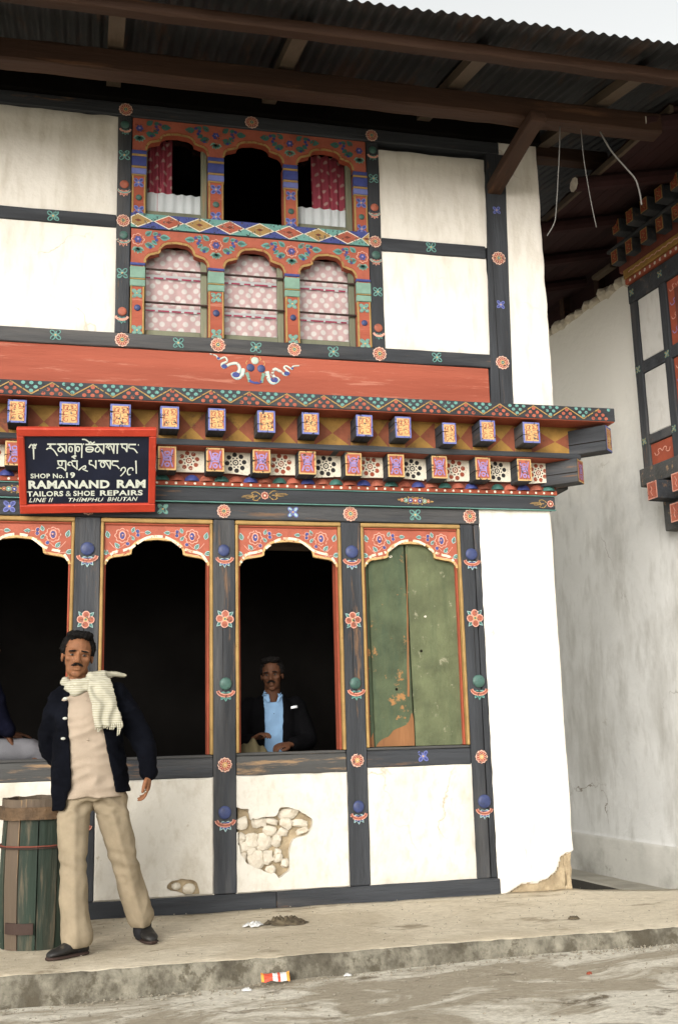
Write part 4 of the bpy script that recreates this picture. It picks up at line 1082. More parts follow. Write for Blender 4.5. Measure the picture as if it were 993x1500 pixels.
# loose stones along the broken top of the wall
for k in range(11):
    s = -.02+.15*k; r = rng.uniform(.065, .095)
    bm = bmesh.new(); bmesh.ops.create_icosphere(bm, subdivisions=2, radius=1)
    for v in bm.verts:
        d = v.co.copy(); n_ = 1+.28*NZ(d.x+k*5, d.y, d.z, 1.3)
        v.co = (d.x*.085*n_, d.y*.10*n_, d.z*r*n_)
    me = bpy.data.meshes.new('stone'); bm.to_mesh(me); bm.free(); me.materials.append(MATS['stone_white'])
    o = place(me, 'stone', nb, NP(s, -.06, 5.30+.02*(k % 2))); o.rotation_euler = (rng.uniform(-.3, .3), rng.uniform(-.3, .3), rng.uniform(0, 3))
# attic behind the wall top
nbox('attic_wall', -4.5, 4.5, -.62, -.55, 5.0, 6.3, 'maroon')
for s in (.35, 1.05, 1.75): nbox('attic_post', s, s+.09, -.5, -.41, 5.2, 6.2, 'eave_wood_x')
nbox('attic_rail', -.3, 3.0, -.46, -.38, 5.52, 5.60, 'eave_wood_x')
nbox('attic_plank', .10, .42, .02, .10, 5.47, 5.515, 'rafter_wood')
# roof over it: sheets, boards and pole rafters with sawn ends
for k in range(4):
    s0 = -2.35+1.35*k; s1 = s0+1.36
    n = 24; vs, fs = [], []
    for t in (1.22, .5, -.7):
        zz = 5.53+(1.22-t)*.25
        for i in range(n+1):
            s = s0+(s1-s0)*i/n; vs.append(NP(s, t, zz+.01*math.sin(i*PI/2)))
    for j in range(2):
        for i in range(n): fs.append((j*(n+1)+i, j*(n+1)+i+1, (j+1)*(n+1)+i+1, (j+1)*(n+1)+i))
    mk('roof_sheet', vs, fs, 'maroon', nb)
def roofz(t): return 5.50+(1.2-t)*.25
for k in range(12):      # soffit boards
    t1 = 1.18-.145*k; t0 = t1-.14
    v = [NP(-2.35, t1, roofz(t1)-.012), NP(3.0, t1, roofz(t1)-.012), NP(3.0, t0, roofz(t0)-.012), NP(-2.35, t0, roofz(t0)-.012)]
    v += [(x, y, z+.018) for x, y, z in v]
    mk('soffit_board', v, [(3, 2, 1, 0), (4, 5, 6, 7), (0, 1, 5, 4), (1, 2, 6, 5), (2, 3, 7, 6), (3, 0, 4, 7)], 'maroon', nb)
fb = nbox('eave_board', -2.35, 3.0, 1.18, 1.215, 5.47, 5.525, 'rafter_wood')
for s in (-2.28, -1.36, -.52, .32, 1.15):      # pole rafters
    vs, fs = [], []
    n = 9
    for j, t in enumerate((1.42, 1.0, .4, -.3)):
        for i in range(n):
            a = 2*PI*i/n; r = .062*(1+.08*NZ(s, i, j, 2))
            vs.append(NP(s+r*math.cos(a), t, roofz(t)-.075+r*math.sin(a)))
    for j in range(3):
        for i in range(n): fs.append((j*n+i, j*n+(i+1) % n, (j+1)*n+(i+1) % n, (j+1)*n+i))
    fs += [tuple(range(n-1, -1, -1))]
    mk('pole_rafter', vs, fs, ['maroon', 'end_grain'], nb, idx=[0]*(len(fs)-1)+[1])
# timber bay
BT = .20
BZ0, BZ1 = 3.17, 5.08
bay = nbox('bay_sill_beam', -4.4, -.27, .0, BT+.03, 3.165, 3.325, 'charcoal_worn', jit=.004)
nbox('bay_rail', -4.4, -.30, .02, BT+.004, 3.53, 3.615, 'charcoal_x'); nbox('bay_rail', -4.4, -.30, .02, BT+.004, 4.195, 4.31, 'charcoal_x')
nbox('bay_head_beam', -4.4, -.30, .0, BT+.012, 4.905, 5.085, 'charcoal_x')
POSTS = [(-.41, -.31), (-.83, -.735), (-1.37, -1.27), (-1.90, -1.80), (-2.45, -2.35)]
for a, b in POSTS: nbox('bay_post', a, b, .0, BT+.008, 3.327, 4.903, 'charcoal_z')
def n_decal(name, S, s, t, z, parent):
    """painted shapes on the bay face; shape x runs towards the street (-s)"""
    me = decal_data(name, S); o = mesh_obj(name, me, parent)
    R = Matrix((( -WV.x, -NV.x, 0, 0), (-WV.y, -NV.y, 0, 0), (0, 0, 1, 0), (0, 0, 0, 1)))
    R.translation = Vector(NP(s, t, z)); o.matrix_local = R
    return o
def curls(col_):
    S = []
    for s in (1, -1):
        S += [(0, col_, q) for q in stroke(smooth_pts([(0, .0), (s*.03, .03), (s*.06, .02), (s*.05, -.01), (s*.09, -.02), (s*.11, .01)], 3), .009)]
    return S
for i in range(4):
    b0, a0 = POSTS[i][0], POSTS[i+1][1]
    pr = nbox('bay_panel', a0+.002, b0-.002, .04, BT-.012, 3.327, 3.528, 'rust'); n_decal('painted_curl', curls('pink'), (a0+b0)/2, BT-.010, 3.43, pr)
    for z0, z1 in ((3.617, 4.193), (4.312, 4.903)):
        if i == 0:
            nbox('bay_plaster', a0+.002, b0-.002, .04, BT-.004, z0, z1, 'plaster_bay', bev=.012, jit=.006, seg=.07)
        else:
            p = nbox('bay_panel', a0+.002, b0-.002, .04, BT-.012, z0, z1, 'rust')
            for zz in (.2, .42, .64, .86): n_decal('painted_curl', curls('violet' if zz in (.2, .64) else 'pink'), b0-.14, BT-.010, z0+(z1-z0)*zz, p)
            nbox('arched_shutter', a0+.06, b0-.10, BT-.02, BT-.004, z0+.02, z1-.10, 'rust_dark', parent=p)
for a, b in POSTS:
    for z in (3.57, 4.25, 5.0): n_decal('painted_flower', quatrefoil('teal', 'ochre', .035), (a+b)/2, BT+.014, z, bay)
# side of the bay facing up the alley
v = [NP(-.30, 0, 3.17), NP(-.30, BT, 3.17), NP(-.30, BT, 5.08), NP(-.30, 0, 5.08)]
mk('bay_cheek', v, [(0, 1, 2, 3)], 'charcoal_z', nb)
# bay cornice: dotted strip, two rows of bracket ends
cs = nbox('bay_dot_strip', -4.4, -.32, .02, BT+.045, 5.087, 5.135, 'rust')
S = [(0, 'cream', disc(x*.075, .0, .016, 7)) for x in range(52)]
n_decal('painted_dots', S, -.40, BT+.047, 5.106, cs)
S = [(0, 'pink', q) for q in stroke([(k*.04, .012*(k % 2)) for k in range(98)], .010)]
wv_ = nbox('bay_wave_strip', -4.4, -.32, .02, BT+.06, 5.137, 5.225, 'ochre_dark'); n_decal('painted_wave', S, -.40, BT+.062, 5.175, wv_)
nbox('bay_cornice', -4.4, -.25, .0, BT+.05, 5.227, 5.66, 'rust_dark')
nbox('bay_cornice_plank', -4.4, -.20, .0, BT+.14, 5.432, 5.465, 'charcoal_x')
def n_end(): return [(0, 'ochre', rect(-.05, .05, -.065, .065)), (1, 'rust', rect(-.040, .040, -.055, .055))]+[(2, 'ochre', q) for q in stroke([(-.02, .03), (.02, .01), (-.02, -.01), (.02, -.035)], .008)]
NE = n_end()
def nbracket(s, t0, t1, z0, z1, w=.11, shapes=NE, nm='bay_bracket'):
    o = nbox(nm, s-w/2, s+w/2, t0, t1, z0, z1, 'charcoal_y')
    S2 = [(l, m_, [(x*w/.11, z*(z1-z0)/.14) for x, z in p]) for l, m_, p in shapes]
    n_decal('painted_end', S2, s, t1+.001, (z0+z1)/2, o)
for k in range(16):
    nbracket(-.32-.228*k, .2, .34, 5.29, 5.425)
    nbracket(-.545-.212*k, .2, .46, 5.468, 5.60)
nb_end2 = [(0, 'pink', rect(-.05, .05, -.065, .065)), (1, 'salmon', rect(-.042, .042, -.057, .057))]+[(2, 'pink', q) for q in stroke([(-.015, .04), (.0, .01), (-.015, -.01), (.0, -.04)], .006)]
nbox('bay_support', -4.4, -.42, .0, .12, 2.74, 3.162, 'charcoal_worn')
for k in range(9):
    nbracket(-.57-.34*k, .1, .33, 2.985, 3.150, .15, nb_end2); nbracket(-.70-.34*k, .08, .21, 2.765, 2.940, .15, nb_end2); nbracket(-.80-.34*k, .0, .11, 2.56, 2.72, .15, nb_end2)
# alley floor, drain and its pale edge
tag(mk('alley_ground', [(3.2, -1.0, -1.25), (5.2, -1.0, -1.25), (5.2, 9, -1.25), (3.2, 9, -1.25)], [(0, 1, 2, 3)], 'drain_dark'), kind='structure')
vs, fs = [], []
for i in range(40):
    s = -3.0+.22*i
    for t, z in ((.01, -.335), (.33+.012*NZ(s, 0, 0, 3), -.33), (.345+.012*NZ(s, 0, 0, 3), -.345), (.35, -1.3)): vs.append(NP(s, t, z+.006*NZ(s, t, 0, 4)))
for i in range(39):
    for j in range(3): fs.append((i*4+j, i*4+j+1, (i+1)*4+j+1, (i+1)*4+j))
tag(mk('drain_edge', vs, fs, ['drain_concrete', 'drain_dark'], idx=[1 if k % 3 == 2 else 0 for k in range(len(fs))]), kind='structure')

# ================================================================== shop sign
sign = empty('shop_sign', 'dark shop sign with red frame and white lettering hung below the cornice', 'sign', loc=(-.0232, -.235, 2.7649))
u_ = Vector((.99932, 0, .03684)).normalized(); v_ = Vector((-.02877, -.62454, .78046)); v_ = (v_-u_*v_.dot(u_)).normalized(); n_ = u_.cross(v_)
M3 = Matrix((u_, -n_, v_)).transposed().to_4x4(); M3.translation = sign.location; sign.matrix_world = M3     # local x right, -y towards viewer, z up
timber('board', (-.39, -.004, -.245), (.39, .012, .255), 'sign_navy', sign, bev=.002, jit=.001)
SW, SH, FWD = .4270, .2965, .044
for nm, lo, hi in (('frame_rail', (-SW, -.022, SH-.054), (SW, .018, SH)), ('frame_rail', (-SW, -.022, -SH), (SW, .018, -SH+.062)), ('frame_stile', (-SW, -.0215, -SH+.0625), (-SW+FWD, .018, SH-.0545)), ('frame_stile', (SW-FWD-.002, -.0215, -SH+.0625), (SW, .018, SH-.0545))):
    timber(nm, lo, hi, 'sign_red', sign, bev=.006, jit=.0015)
timber('hanger', (-.30, .02, .20), (-.27, .05, .285), 'bar_metal', sign); timber('hanger', (.27, .02, .20), (.30, .05, .285), 'bar_metal', sign)
STROKES = [[(-0.3578,0.1596),(-0.3468,0.1807),(-0.3384,0.183),(-0.3347,0.1713),(-0.326,0.1854),(-0.3202,0.1713),(-0.3114,0.1877)],[(-0.3306,0.1713),(-0.3314,0.0818)],[(-0.3392,0.1596),(-0.3164,0.1596)],[(-0.2472,0.1854),(-0.1993,0.1855)],[(-0.2201,0.1855),(-0.2331,0.169),(-0.2207,0.1643)],[(-0.2524,0.1478),(-0.2417,0.1573),(-0.2209,0.1549),(-0.2046,0.1384),(-0.1865,0.1052)],[(-0.1972,0.1855),(-0.1918,0.1855)],[(-0.1868,0.1855),(-0.1282,0.1855)],[(-0.1764,0.1831),(-0.1662,0.169),(-0.1812,0.1549),(-0.1795,0.1384),(-0.1627,0.136),(-0.1539,0.1596),(-0.1662,0.169)],[(-0.1539,0.1596),(-0.1344,0.1241)],[(-0.1302,0.1902),(-0.1336,0.1217)],[(-0.1198,0.1856),(-0.0757,0.1856)],[(-0.1075,0.1714),(-0.114,0.1572),(-0.1123,0.1383),(-0.0997,0.1345),(-0.0951,0.1572),(-0.1075,0.1714)],[(-0.0778,0.1856),(-0.0789,0.1145)],[(-0.1003,0.0955),(-0.079,0.1088),(-0.0749,0.1002),(-0.091,0.0955),(-0.0773,0.0835)],[(-0.0757,0.1856),(-0.0335,0.1856)],[(-0.0632,0.1714),(-0.0711,0.1572),(-0.068,0.1383),(-0.0553,0.1373),(-0.0508,0.1596),(-0.0632,0.1714)],[(-0.0356,0.1856),(-0.039,0.0906)],[(-0.0272,0.1856),(-0.0221,0.1856)],[(-0.0145,0.1833),(0.0937,0.1848)],[(-0.0352,0.2186),(-0.0142,0.2163),(0.0068,0.1998),(0.0151,0.1833)],[(0.0046,0.1904),(0.0174,0.2022),(0.0257,0.1904),(0.0428,0.2023)],[(-0.0128,0.1477),(-0.0042,0.1644),(0.0255,0.1644),(0.0339,0.1501),(0.021,0.1334),(-0.0045,0.1335),(-0.0128,0.1477)],[(-0.0107,0.1492),(0.0339,0.1492)],[(-0.1894,0.0695),(-0.1346,0.0693)],[(-0.1831,0.0695),(-0.1815,0.0456),(-0.1627,0.0383),(-0.16,0.067)],[(-0.1367,0.0693),(-0.138,0.0046)],[(-0.1927,0.0169),(-0.1735,0.0264),(-0.1526,0.0167),(-0.1381,-0.0003)],[(-0.1259,0.0406),(-0.1179,0.0597),(-0.101,0.0597),(-0.097,0.0405)],[(-0.1224,0.043),(-0.109,0.0381)],[(-0.0979,0.0419),(-0.0657,0.009)],[(-0.069,0.0715),(-0.0678,0.009)],[(-0.1008,0.0692),(-0.0626,0.0691)],[(-0.0593,0.0041),(-0.0334,0.0281),(-0.0163,0.0353),(-0.0173,0.0174),(-0.0336,0.0127),(-0.0017,-0.0035)],[(0.0506,0.1833),(0.0633,0.1691),(0.0483,0.1549),(0.0482,0.1358),(0.0652,0.1334),(0.0739,0.1549),(0.0633,0.1691)],[(0.0739,0.1549),(0.0985,0.119)],[(0.0996,0.1905),(0.0972,0.1166)],[(0.106,0.1858),(0.1615,0.1858)],[(0.1252,0.181),(0.1144,0.1644),(0.1251,0.1596),(0.1366,0.1453)],[(0.1251,0.1596),(0.141,0.1753),(0.1606,0.1228)],[(0.1623,0.1906),(0.1606,0.1189)],[(0.1679,0.1858),(0.1958,0.1858)],[(0.1829,0.1858),(0.1821,0.1189)],[(0.2001,0.1859),(0.2473,0.1859)],[(0.2129,0.1835),(0.213,0.1644),(0.2303,0.1548),(0.242,0.1309)],[(0.2439,0.1859),(0.2425,0.1309)],[(0.2517,0.1835),(0.2991,0.1836)],[(0.2581,0.1835),(0.2561,0.1596),(0.2864,0.1524),(0.3083,0.1236)],[(0.3121,0.1812),(0.3173,0.1812)],[(0.005,0.0703),(0.025,0.0703)],[(0.0114,0.0689),(0.009,0.0472),(0.0324,0.0375),(0.0503,0.0142)],[(0.0486,0.0736),(0.0494,0.0132)],[(0.0627,0.0702),(0.14,0.0699)],[(0.0892,0.0662),(0.0776,0.0518),(0.0839,0.0276),(0.0989,0.0275),(0.1042,0.0469),(0.0926,0.0566)],[(0.0926,0.0566),(0.1107,0.0604),(0.1368,0.0128)],[(0.1408,0.0733),(0.1377,0.0104)],[(0.1486,0.0675),(0.1904,0.0673)],[(0.1537,0.0675),(0.1507,0.0418),(0.1788,0.0345),(0.1962,0.0125)],[(0.2049,-0.0022),(0.2113,0.0173),(0.2287,0.0221),(0.234,0.0025),(0.218,-0.0218),(0.2028,-0.0389)],[(0.2811,-0.0002),(0.2788,0.0179),(0.257,0.0161),(0.2463,-0.0073),(0.2529,-0.0294),(0.2669,-0.027)],[(0.2993,0.0704),(0.3036,-0.0224)]]
S = []
for st in STROKES:
    horiz = len(st) == 2 and abs(st[0][1]-st[1][1]) < .004
    pts = st if len(st) == 2 else smooth_pts(st, 3)
    S += [(0, 'sign_letter', q) for q in (stroke(pts, .0105) if horiz else stroke(pts, .0095, .0070) if len(st) == 2 else stroke(pts, .0085, .0075))]
    if len(st) > 2:
        S += [(1, 'sign_letter', disc(p[0], p[1], .0040, 6)) for p in pts[1:-1]]
place(decal_data('lettering', S, .0004), 'lettering', sign, (0, -.0055, 0))
def word(txt, x0, z0, x1, z1, bold=.02, shear=0.0):
    cu = bpy.data.curves.new('word', 'FONT'); cu.body = txt; cu.size = 1.0; cu.offset = bold; cu.shear = shear; cu.resolution_u = 3; cu.space_character = 1.08
    t = bpy.data.objects.new('word', cu); col.objects.link(t)
    dg = bpy.context.evaluated_depsgraph_get(); me = bpy.data.meshes.new_from_object(t.evaluated_get(dg))
    bpy.data.objects.remove(t); bpy.data.curves.remove(cu)
    co = np.array([v.co[:] for v in me.vertices]); mn, mx = co.min(0), co.max(0)
    for v in me.vertices:
        v.co = (x0+(v.co.x-mn[0])/(mx[0]-mn[0])*(x1-x0), 0, z0+(v.co.y-mn[1])/(mx[1]-mn[1])*(z1-z0))
    me.materials.clear(); me.materials.append(MATS['sign_letter']); me.name = 'lettering'
    place(me, 'lettering', sign, (0, -.0062, 0))
for args in (('SHOP No.', -.3544, -.0505, -.148, -.0175, .025), ('19', -.1366, -.0497, -.0809, -.0093, .03), ('RAMANAND', -.3698, -.1245, .1343, -.0659, .045), ('RAM', .1797, -.1245, .3629, -.0645, .045),
             ('TAILORS', -.3801, -.1790, -.1576, -.1416, .03), ('&', -.1412, -.1790, -.1086, -.1416, .0), ('SHOE', -.0943, -.1785, .0392, -.1410, .03), ('REPAIRS', .0734, -.1782, .3458, -.1395, .03),
             ('LINE II', -.371, -.2195, -.2202, -.1894, .012, .3), ('THÏMPHU', -.1249, -.2195, .095, -.1860, .012, .3), ('BHUTAN', .1188, -.2192, .3134, -.1890, .012, .3)):
    word(*args)

# ================================================================== barrel beside the standing man
bar = empty('wooden_barrel', 'battered green wooden barrel with rough wood rim at the foot of the shop front', 'barrel', loc=(-.235, -.70, 0))
surf('barrel_green', (.016,.028,.019), var=.35, vs=5, wear=(.13,.10,.065), wt=.53, ws=12, wsoft=.12, wmax=.7, grain='z', bump=.7, bs=40, stain=(.07,.06,.045), st=.5, ss=3)
surf('barrel_brown', (.095,.07,.048), var=.3, vs=5, wear=(.30,.19,.09), wt=.58, ws=9, grain='z', bump=.7, bs=40)
surf('barrel_rim', (.095,.058,.030), var=.45, vs=12, wear=(.04,.026,.016), wt=.55, ws=9, bump=.8, bs=40)
NS = 12
def brad(z): return .188+.014*math.sin(PI*min(1, max(0, z/.74)))
for k in range(NS):
    a0, a1 = 2*PI*(k+.03)/NS, 2*PI*(k+.97)/NS
    vs, fs = [], []
    nz_ = 8; hz = .735+.02*rng.uniform(-1, 1)
    for j in range(nz_+1):
        z = .004+hz*j/nz_; r = brad(z)+.004*NZ(k, 0, z, 5)+.003*math.sin(k*2.3)
        for rr in (r, r-.022):
            for m_ in range(4):
                a = a0+(a1-a0)*m_/3; vs.append((rr*math.cos(a), rr*math.sin(a), z))
    for j in range(nz_):
        b0_ = j*8; b1_ = b0_+8
        for m_ in range(3):
            fs.append((b0_+m_, b0_+m_+1, b1_+m_+1, b1_+m_)); fs.append((b0_+4+m_+1, b0_+4+m_, b1_+4+m_, b1_+4+m_+1))
        fs.append((b0_+3, b0_+7, b1_+7, b1_+3)); fs.append((b0_+4, b0_, b1_, b1_+4))
    t = nz_*8
    fs.append((t, t+1, t+2, t+3, t+7, t+6, t+5, t+4)); fs.append((3, 2, 1, 0, 4, 5, 6, 7))
    mk('stave', vs, fs, 'barrel_brown' if k in (7,) else 'barrel_green', bar)
def hoop(name, z, h, r_out, th, mat, wob=0.0, n=40, a0=0, a1=2*PI):
    vs, fs = [], []
    for i in range(n+1):
        a = a0+(a1-a0)*i/n; ww = wob*NZ(math.cos(a)*2, math.sin(a)*2, z, 2)
        for r, zz in ((r_out, z-h/2), (r_out, z+h/2), (r_out-th, z+h/2), (r_out-th, z-h/2)): vs.append(((r+ww)*math.cos(a), (r+ww)*math.sin(a), zz+ww))
    for i in range(n):
        for j in range(4): fs.append((i*4+j, (i+1)*4+j, (i+1)*4+(j+1) % 4, i*4+(j+1) % 4))
    return mk(name, vs, fs, mat, bar)
hoop('rim', .700, .065, .222, .035, 'barrel_rim', .004); hoop('rim_board', .752, .045, .205, .03, 'barrel_brown', .006)
hoop('wire_hoop', .530, .007, .212, .008, 'rust_dark', .003); hoop('wire_hoop', .520, .006, .212, .008, 'bar_metal', .003); hoop('iron_hoop', .115, .055, .206, .012, 'bar_metal', .003, a0=PI*1.22, a1=PI*1.48)
hoop('lid', .735, .02, .19, .19, 'barrel_brown', .0)

# ================================================================== litter and cords
surf('rag_mat', (.10,.08,.05), var=.4, vs=14, wear=(.06,.045,.03), wt=.5, ws=18, wmax=.9, bump=.8, bs=30, rough=.95)
surf('paper_mat', (.60,.60,.58), var=.1, vs=10, bump=.3); surf('wrap_red', (.52,.08,.045), var=.2, vs=12, bump=.2, rough=.4); surf('wrap_orange', (.80,.30,.05), var=.15, vs=12, bump=.2, rough=.4)
surf('wrap_blue', (.35,.42,.65), var=.2, vs=12, bump=.2, rough=.4)
def heap(name, cx, cy, rx, ry, h, mat, label, cat, seed, z=0.0, rot=0.0):
    n, m = 34, 18; vs, fs = [], []
    for j in range(m+1):
        for i in range(n):
            a = 2*PI*i/n; t = j/m
            rr = (1-t)*(1+.28*NZ(math.cos(a)*1.5+seed, math.sin(a)*1.5, 0, 1.4))
            ridge = abs(NZ(rr*math.cos(a)*3.2+seed, rr*math.sin(a)*1.6, seed, 2.6))
            zz = h*max(0, (1-min(1, rr)**5))*(.35+1.5*ridge)
            x, y = rx*rr*math.cos(a), ry*rr*math.sin(a)
            vs.append((x, y, zz))
    for j in range(m):
        for i in range(n): fs.append((j*n+i, j*n+(i+1) % n, (j+1)*n+(i+1) % n, (j+1)*n+i))
    o = mk(name, vs, fs, mat, smooth=True, loc=(cx, cy, z)); o.rotation_euler = (0, 0, rot)
    return tag(o, label, cat)
heap('rag', 1.155, -.575, .125, .085, .030, 'rag_mat', 'crumpled brown rag lying on the pavement before the shop', 'rag', 3.3, .004, -.25)
heap('paper_scrap', .962, -.585, .065, .045, .020, 'paper_mat', 'crumpled grey white paper scrap beside the brown rag', 'paper', 8.1, .004, .2)
heap('dirt_clod', 2.74, -1.06, .035, .025, .015, 'rag_mat', 'small dark clod of dirt on the pavement near the kerb end', 'clod', 5.2, .004)
# wrapper at the kerb foot
wr = empty('snack_wrapper', 'crumpled red and white snack wrapper lying against the kerb', 'wrapper', loc=(.935, -1.50, -.100))
def wrap_piece(name, x0, x1, mat):
    n, m = 8, 8; vs, fs = [], []
    for j in range(m+1):
        for i in range(n+1):
            x = x0+(x1-x0)*i/n; t = j/m
            vs.append((x, -.035+.07*t, .012*NZ(x, t, 1, 18)+.035*t+.016*math.sin(t*PI)+(.012 if abs(x) > .07 else 0)*NZ(x, t, 7, 40)))
    for j in range(m):
        for i in range(n): fs.append((j*(n+1)+i, j*(n+1)+i+1, (j+1)*(n+1)+i+1, (j+1)*(n+1)+i))
    o = mk(name, vs, fs, mat, wr); sm = o.modifiers.new('s', 'SOLIDIFY'); sm.thickness = .0015
for nm, a, b, m_ in (('crimped_end', -.095, -.078, 'wrap_orange'), ('red_band', -.078, -.02, 'wrap_red'), ('white_band', -.02, .012, 'paper_mat'), ('red_band', .012, .03, 'wrap_red'), ('white_band', .03, .07, 'paper_mat'), ('crimped_end', .07, .088, 'wrap_orange')): wrap_piece(nm, a, b, m_)
wr.rotation_euler = (0, 0, -.08); wr.scale = (.76, .8, .75)
for k, (x, y, s, m_, lb) in enumerate(((2.40, -1.93, .016, 'rust', 'tiny rust coloured scrap lying alone on the road'), (.78, -1.57, .028, 'paper_mat', 'pale chip of litter at the kerb foot below the wrapper'), (1.30, -1.50, .022, 'paper_mat', 'small white pebble at the kerb foot right of the wrapper'))):
    heap('litter_scrap', x, y, s, s*.5, .012, m_, lb, 'litter', k*2.7, road_z(x, y)+.006)

def cord(name, pts, r, label):
    P = smooth_pts([tuple(p) for p in pts], 6); n = 6; vs, fs = [], []
    for k, p in enumerate(P):
        p = Vector(p); a = Vector(P[max(0, k-1)]); b = Vector(P[min(len(P)-1, k+1)]); d = (b-a).normalized()
        e1 = d.cross(Vector((0, 1, 0.01))).normalized(); e2 = d.cross(e1)
        for i in range(n): vs.append(p+e1*r*math.cos(2*PI*i/n)+e2*r*math.sin(2*PI*i/n))
    for k in range(len(P)-1):
        for i in range(n): fs.append((k*n+i, k*n+(i+1) % n, (k+1)*n+(i+1) % n, (k+1)*n+i))
    fs += [tuple(range(n-1, -1, -1)), tuple(range((len(P)-1)*n, len(P)*n))]
    return tag(mk(name, vs, fs, 'cord_mat', smooth=True), label, 'cord', 'cords hanging from the eave purlin')
cord('hanging_cord', [(3.203, -.70, 5.29), (3.18, -.70, 5.05), (3.125, -.70, 4.62), (3.10, -.70, 4.52), (3.045, -.70, 4.43)], .0042, 'straight pale cord hanging from the eave beside the corner pier')
cord('hanging_cord', [(3.366, -.70, 5.30), (3.37, -.70, 5.05), (3.40, -.70, 4.72), (3.426, -.70, 4.527)], .0035, 'thin dark cord hanging between two others under the eave')
cord('hanging_cord', [(3.512, -.70, 5.29), (3.59, -.70, 5.14), (3.70, -.70, 5.01), (3.765, -.70, 4.93), (3.79, -.70, 4.82), (3.795, -.70, 4.735)], .0065, 'thick curved pale cord hanging nearest the neighbouring house')

# grit along the kerb foot and over the road and pavement
surf('grit_mat', (.30,.27,.21), var=.4, vs=30, bump=.5, bs=60)
vs, fs = [], []
r3 = random.Random(11)
for k in range(1500):
    u = r3.random()
    if u < .45: x, y = r3.uniform(-.9, 3.6), KY-.03-abs(r3.gauss(0, .07)); z = road_z(x, y)
    elif u < .8: x, y = r3.uniform(-.9, 3.4), r3.uniform(-2.6, KY-.05); z = road_z(x, y)
    else: x, y = r3.uniform(-.6, 3.4), r3.uniform(-1.38, -.03); z = .004
    q = r3.choice((.004, .005, .006, .009 if u < .8 else .006)); b0 = len(vs)
    for dx, dy, dz in ((1, 0, 0), (-.5, .87, 0), (-.5, -.87, 0), (.1, .1, .9), (0, 0, -.5)): vs.append((x+dx*q*r3.uniform(.7, 1.4), y+dy*q*r3.uniform(.7, 1.4), z+.004+dz*q*r3.uniform(.6, 1.1)))
    fs += [(b0, b0+1, b0+3), (b0+1, b0+2, b0+3), (b0+2, b0, b0+3), (b0+1, b0, b0+4), (b0+2, b0+1, b0+4), (b0, b0+2, b0+4)]
tag(mk('gravel', vs, fs, 'grit_mat'), 'fine grit scattered along the kerb and over the road', 'gravel', kind='stuff')

# ================================================================== people
class MB:
    """collects closed shapes for one continuous body or garment"""
    def __init__(s): s.v, s.f = [], []
    def loft(s, rings, n=20):
        """rings: (centre, axis1*r1, axis2*r2)"""
        k = len(s.v)
        for c, a, b in rings:
            for i in range(n):
                t = 2*PI*i/n; s.v.append(Vector(c)+a*math.cos(t)+b*math.sin(t))
        m = len(rings)
        for j in range(m-1):
            for i in range(n): s.f.append((k+j*n+i, k+j*n+(i+1) % n, k+(j+1)*n+(i+1) % n, k+(j+1)*n+i))
        s.f.append(tuple(range(k+n-1, k-1, -1))); s.f.append(tuple(range(k+(m-1)*n, k+m*n)))
    def limb(s, pts, rad, n=14, sub=4):
        """round tapered limb through joints, rounded ends"""
        P = smooth_pts([tuple(p)+(r,) for p, r in zip(pts, rad)], sub) if len(pts) > 2 else [tuple(pts[0])+(rad[0],), tuple(pts[1])+(rad[1],)]
        rings = []
        m = len(P)
        pv = [Vector(p[:3]) for p in P]
        ref = None
        for i in range(m):
            d = (pv[min(m-1, i+1)]-pv[max(0, i-1)]).normalized()
            if ref is None: ref = d.orthogonal().normalized()
            a = (ref-d*ref.dot(d)).normalized(); ref = a; b = d.cross(a); r = P[i][3]
            if i == 0:
                for q in (.97, .8, .45): rings.append((pv[i]-d*r*q, a*r*math.sqrt(1-q*q), b*r*math.sqrt(1-q*q)))
            rings.append((pv[i], a*r, b*r))
            if i == m-1:
                for q in (.45, .8, .97): rings.append((pv[i]+d*r*q, a*r*math.sqrt(1-q*q), b*r*math.sqrt(1-q*q)))
        s.loft(rings, n)
    def ell(s, c, r, R=None, n=18, m=12):
        c = Vector(c); k = len(s.v)
        R = R or Matrix.Identity(3)
        for j in range(1, m):
            p = PI*j/m
            for i in range(n):
                t = 2*PI*i/n; s.v.append(c+R @ Vector((r[0]*math.sin(p)*math.cos(t), r[1]*math.sin(p)*math.sin(t), r[2]*math.cos(p))))
        for j in range(m-2):
            for i in range(n): s.f.append((k+j*n+(i+1) % n, k+j*n+i, k+(j+1)*n+i, k+(j+1)*n+(i+1) % n))
        s.f.append(tuple(range(k, k+n))); s.f.append(tuple(range(k+(m-2)*n+n-1, k+(m-2)*n-1, -1)))
    def remesh(s, name, size, iters=3):
        me = bpy.data.meshes.new(name); me.from_pydata([tuple(v) for v in s.v], [], s.f); me.update()
        bm = bmesh.new(); bm.from_mesh(me); bmesh.ops.recalc_face_normals(bm, faces=bm.faces); bm.to_mesh(me); bm.free()
        o = bpy.data.objects.new('tmp', me); col.objects.link(o)
        md = o.modifiers.new('r', 'REMESH'); md.mode = 'VOXEL'; md.voxel_size = size; md.use_smooth_shade = True
        dg = bpy.context.evaluated_depsgraph_get(); out = bpy.data.meshes.new_from_object(o.evaluated_get(dg))
        bpy.data.objects.remove(o); bpy.data.meshes.remove(me); out.name = name
        relax(out, iters); return out
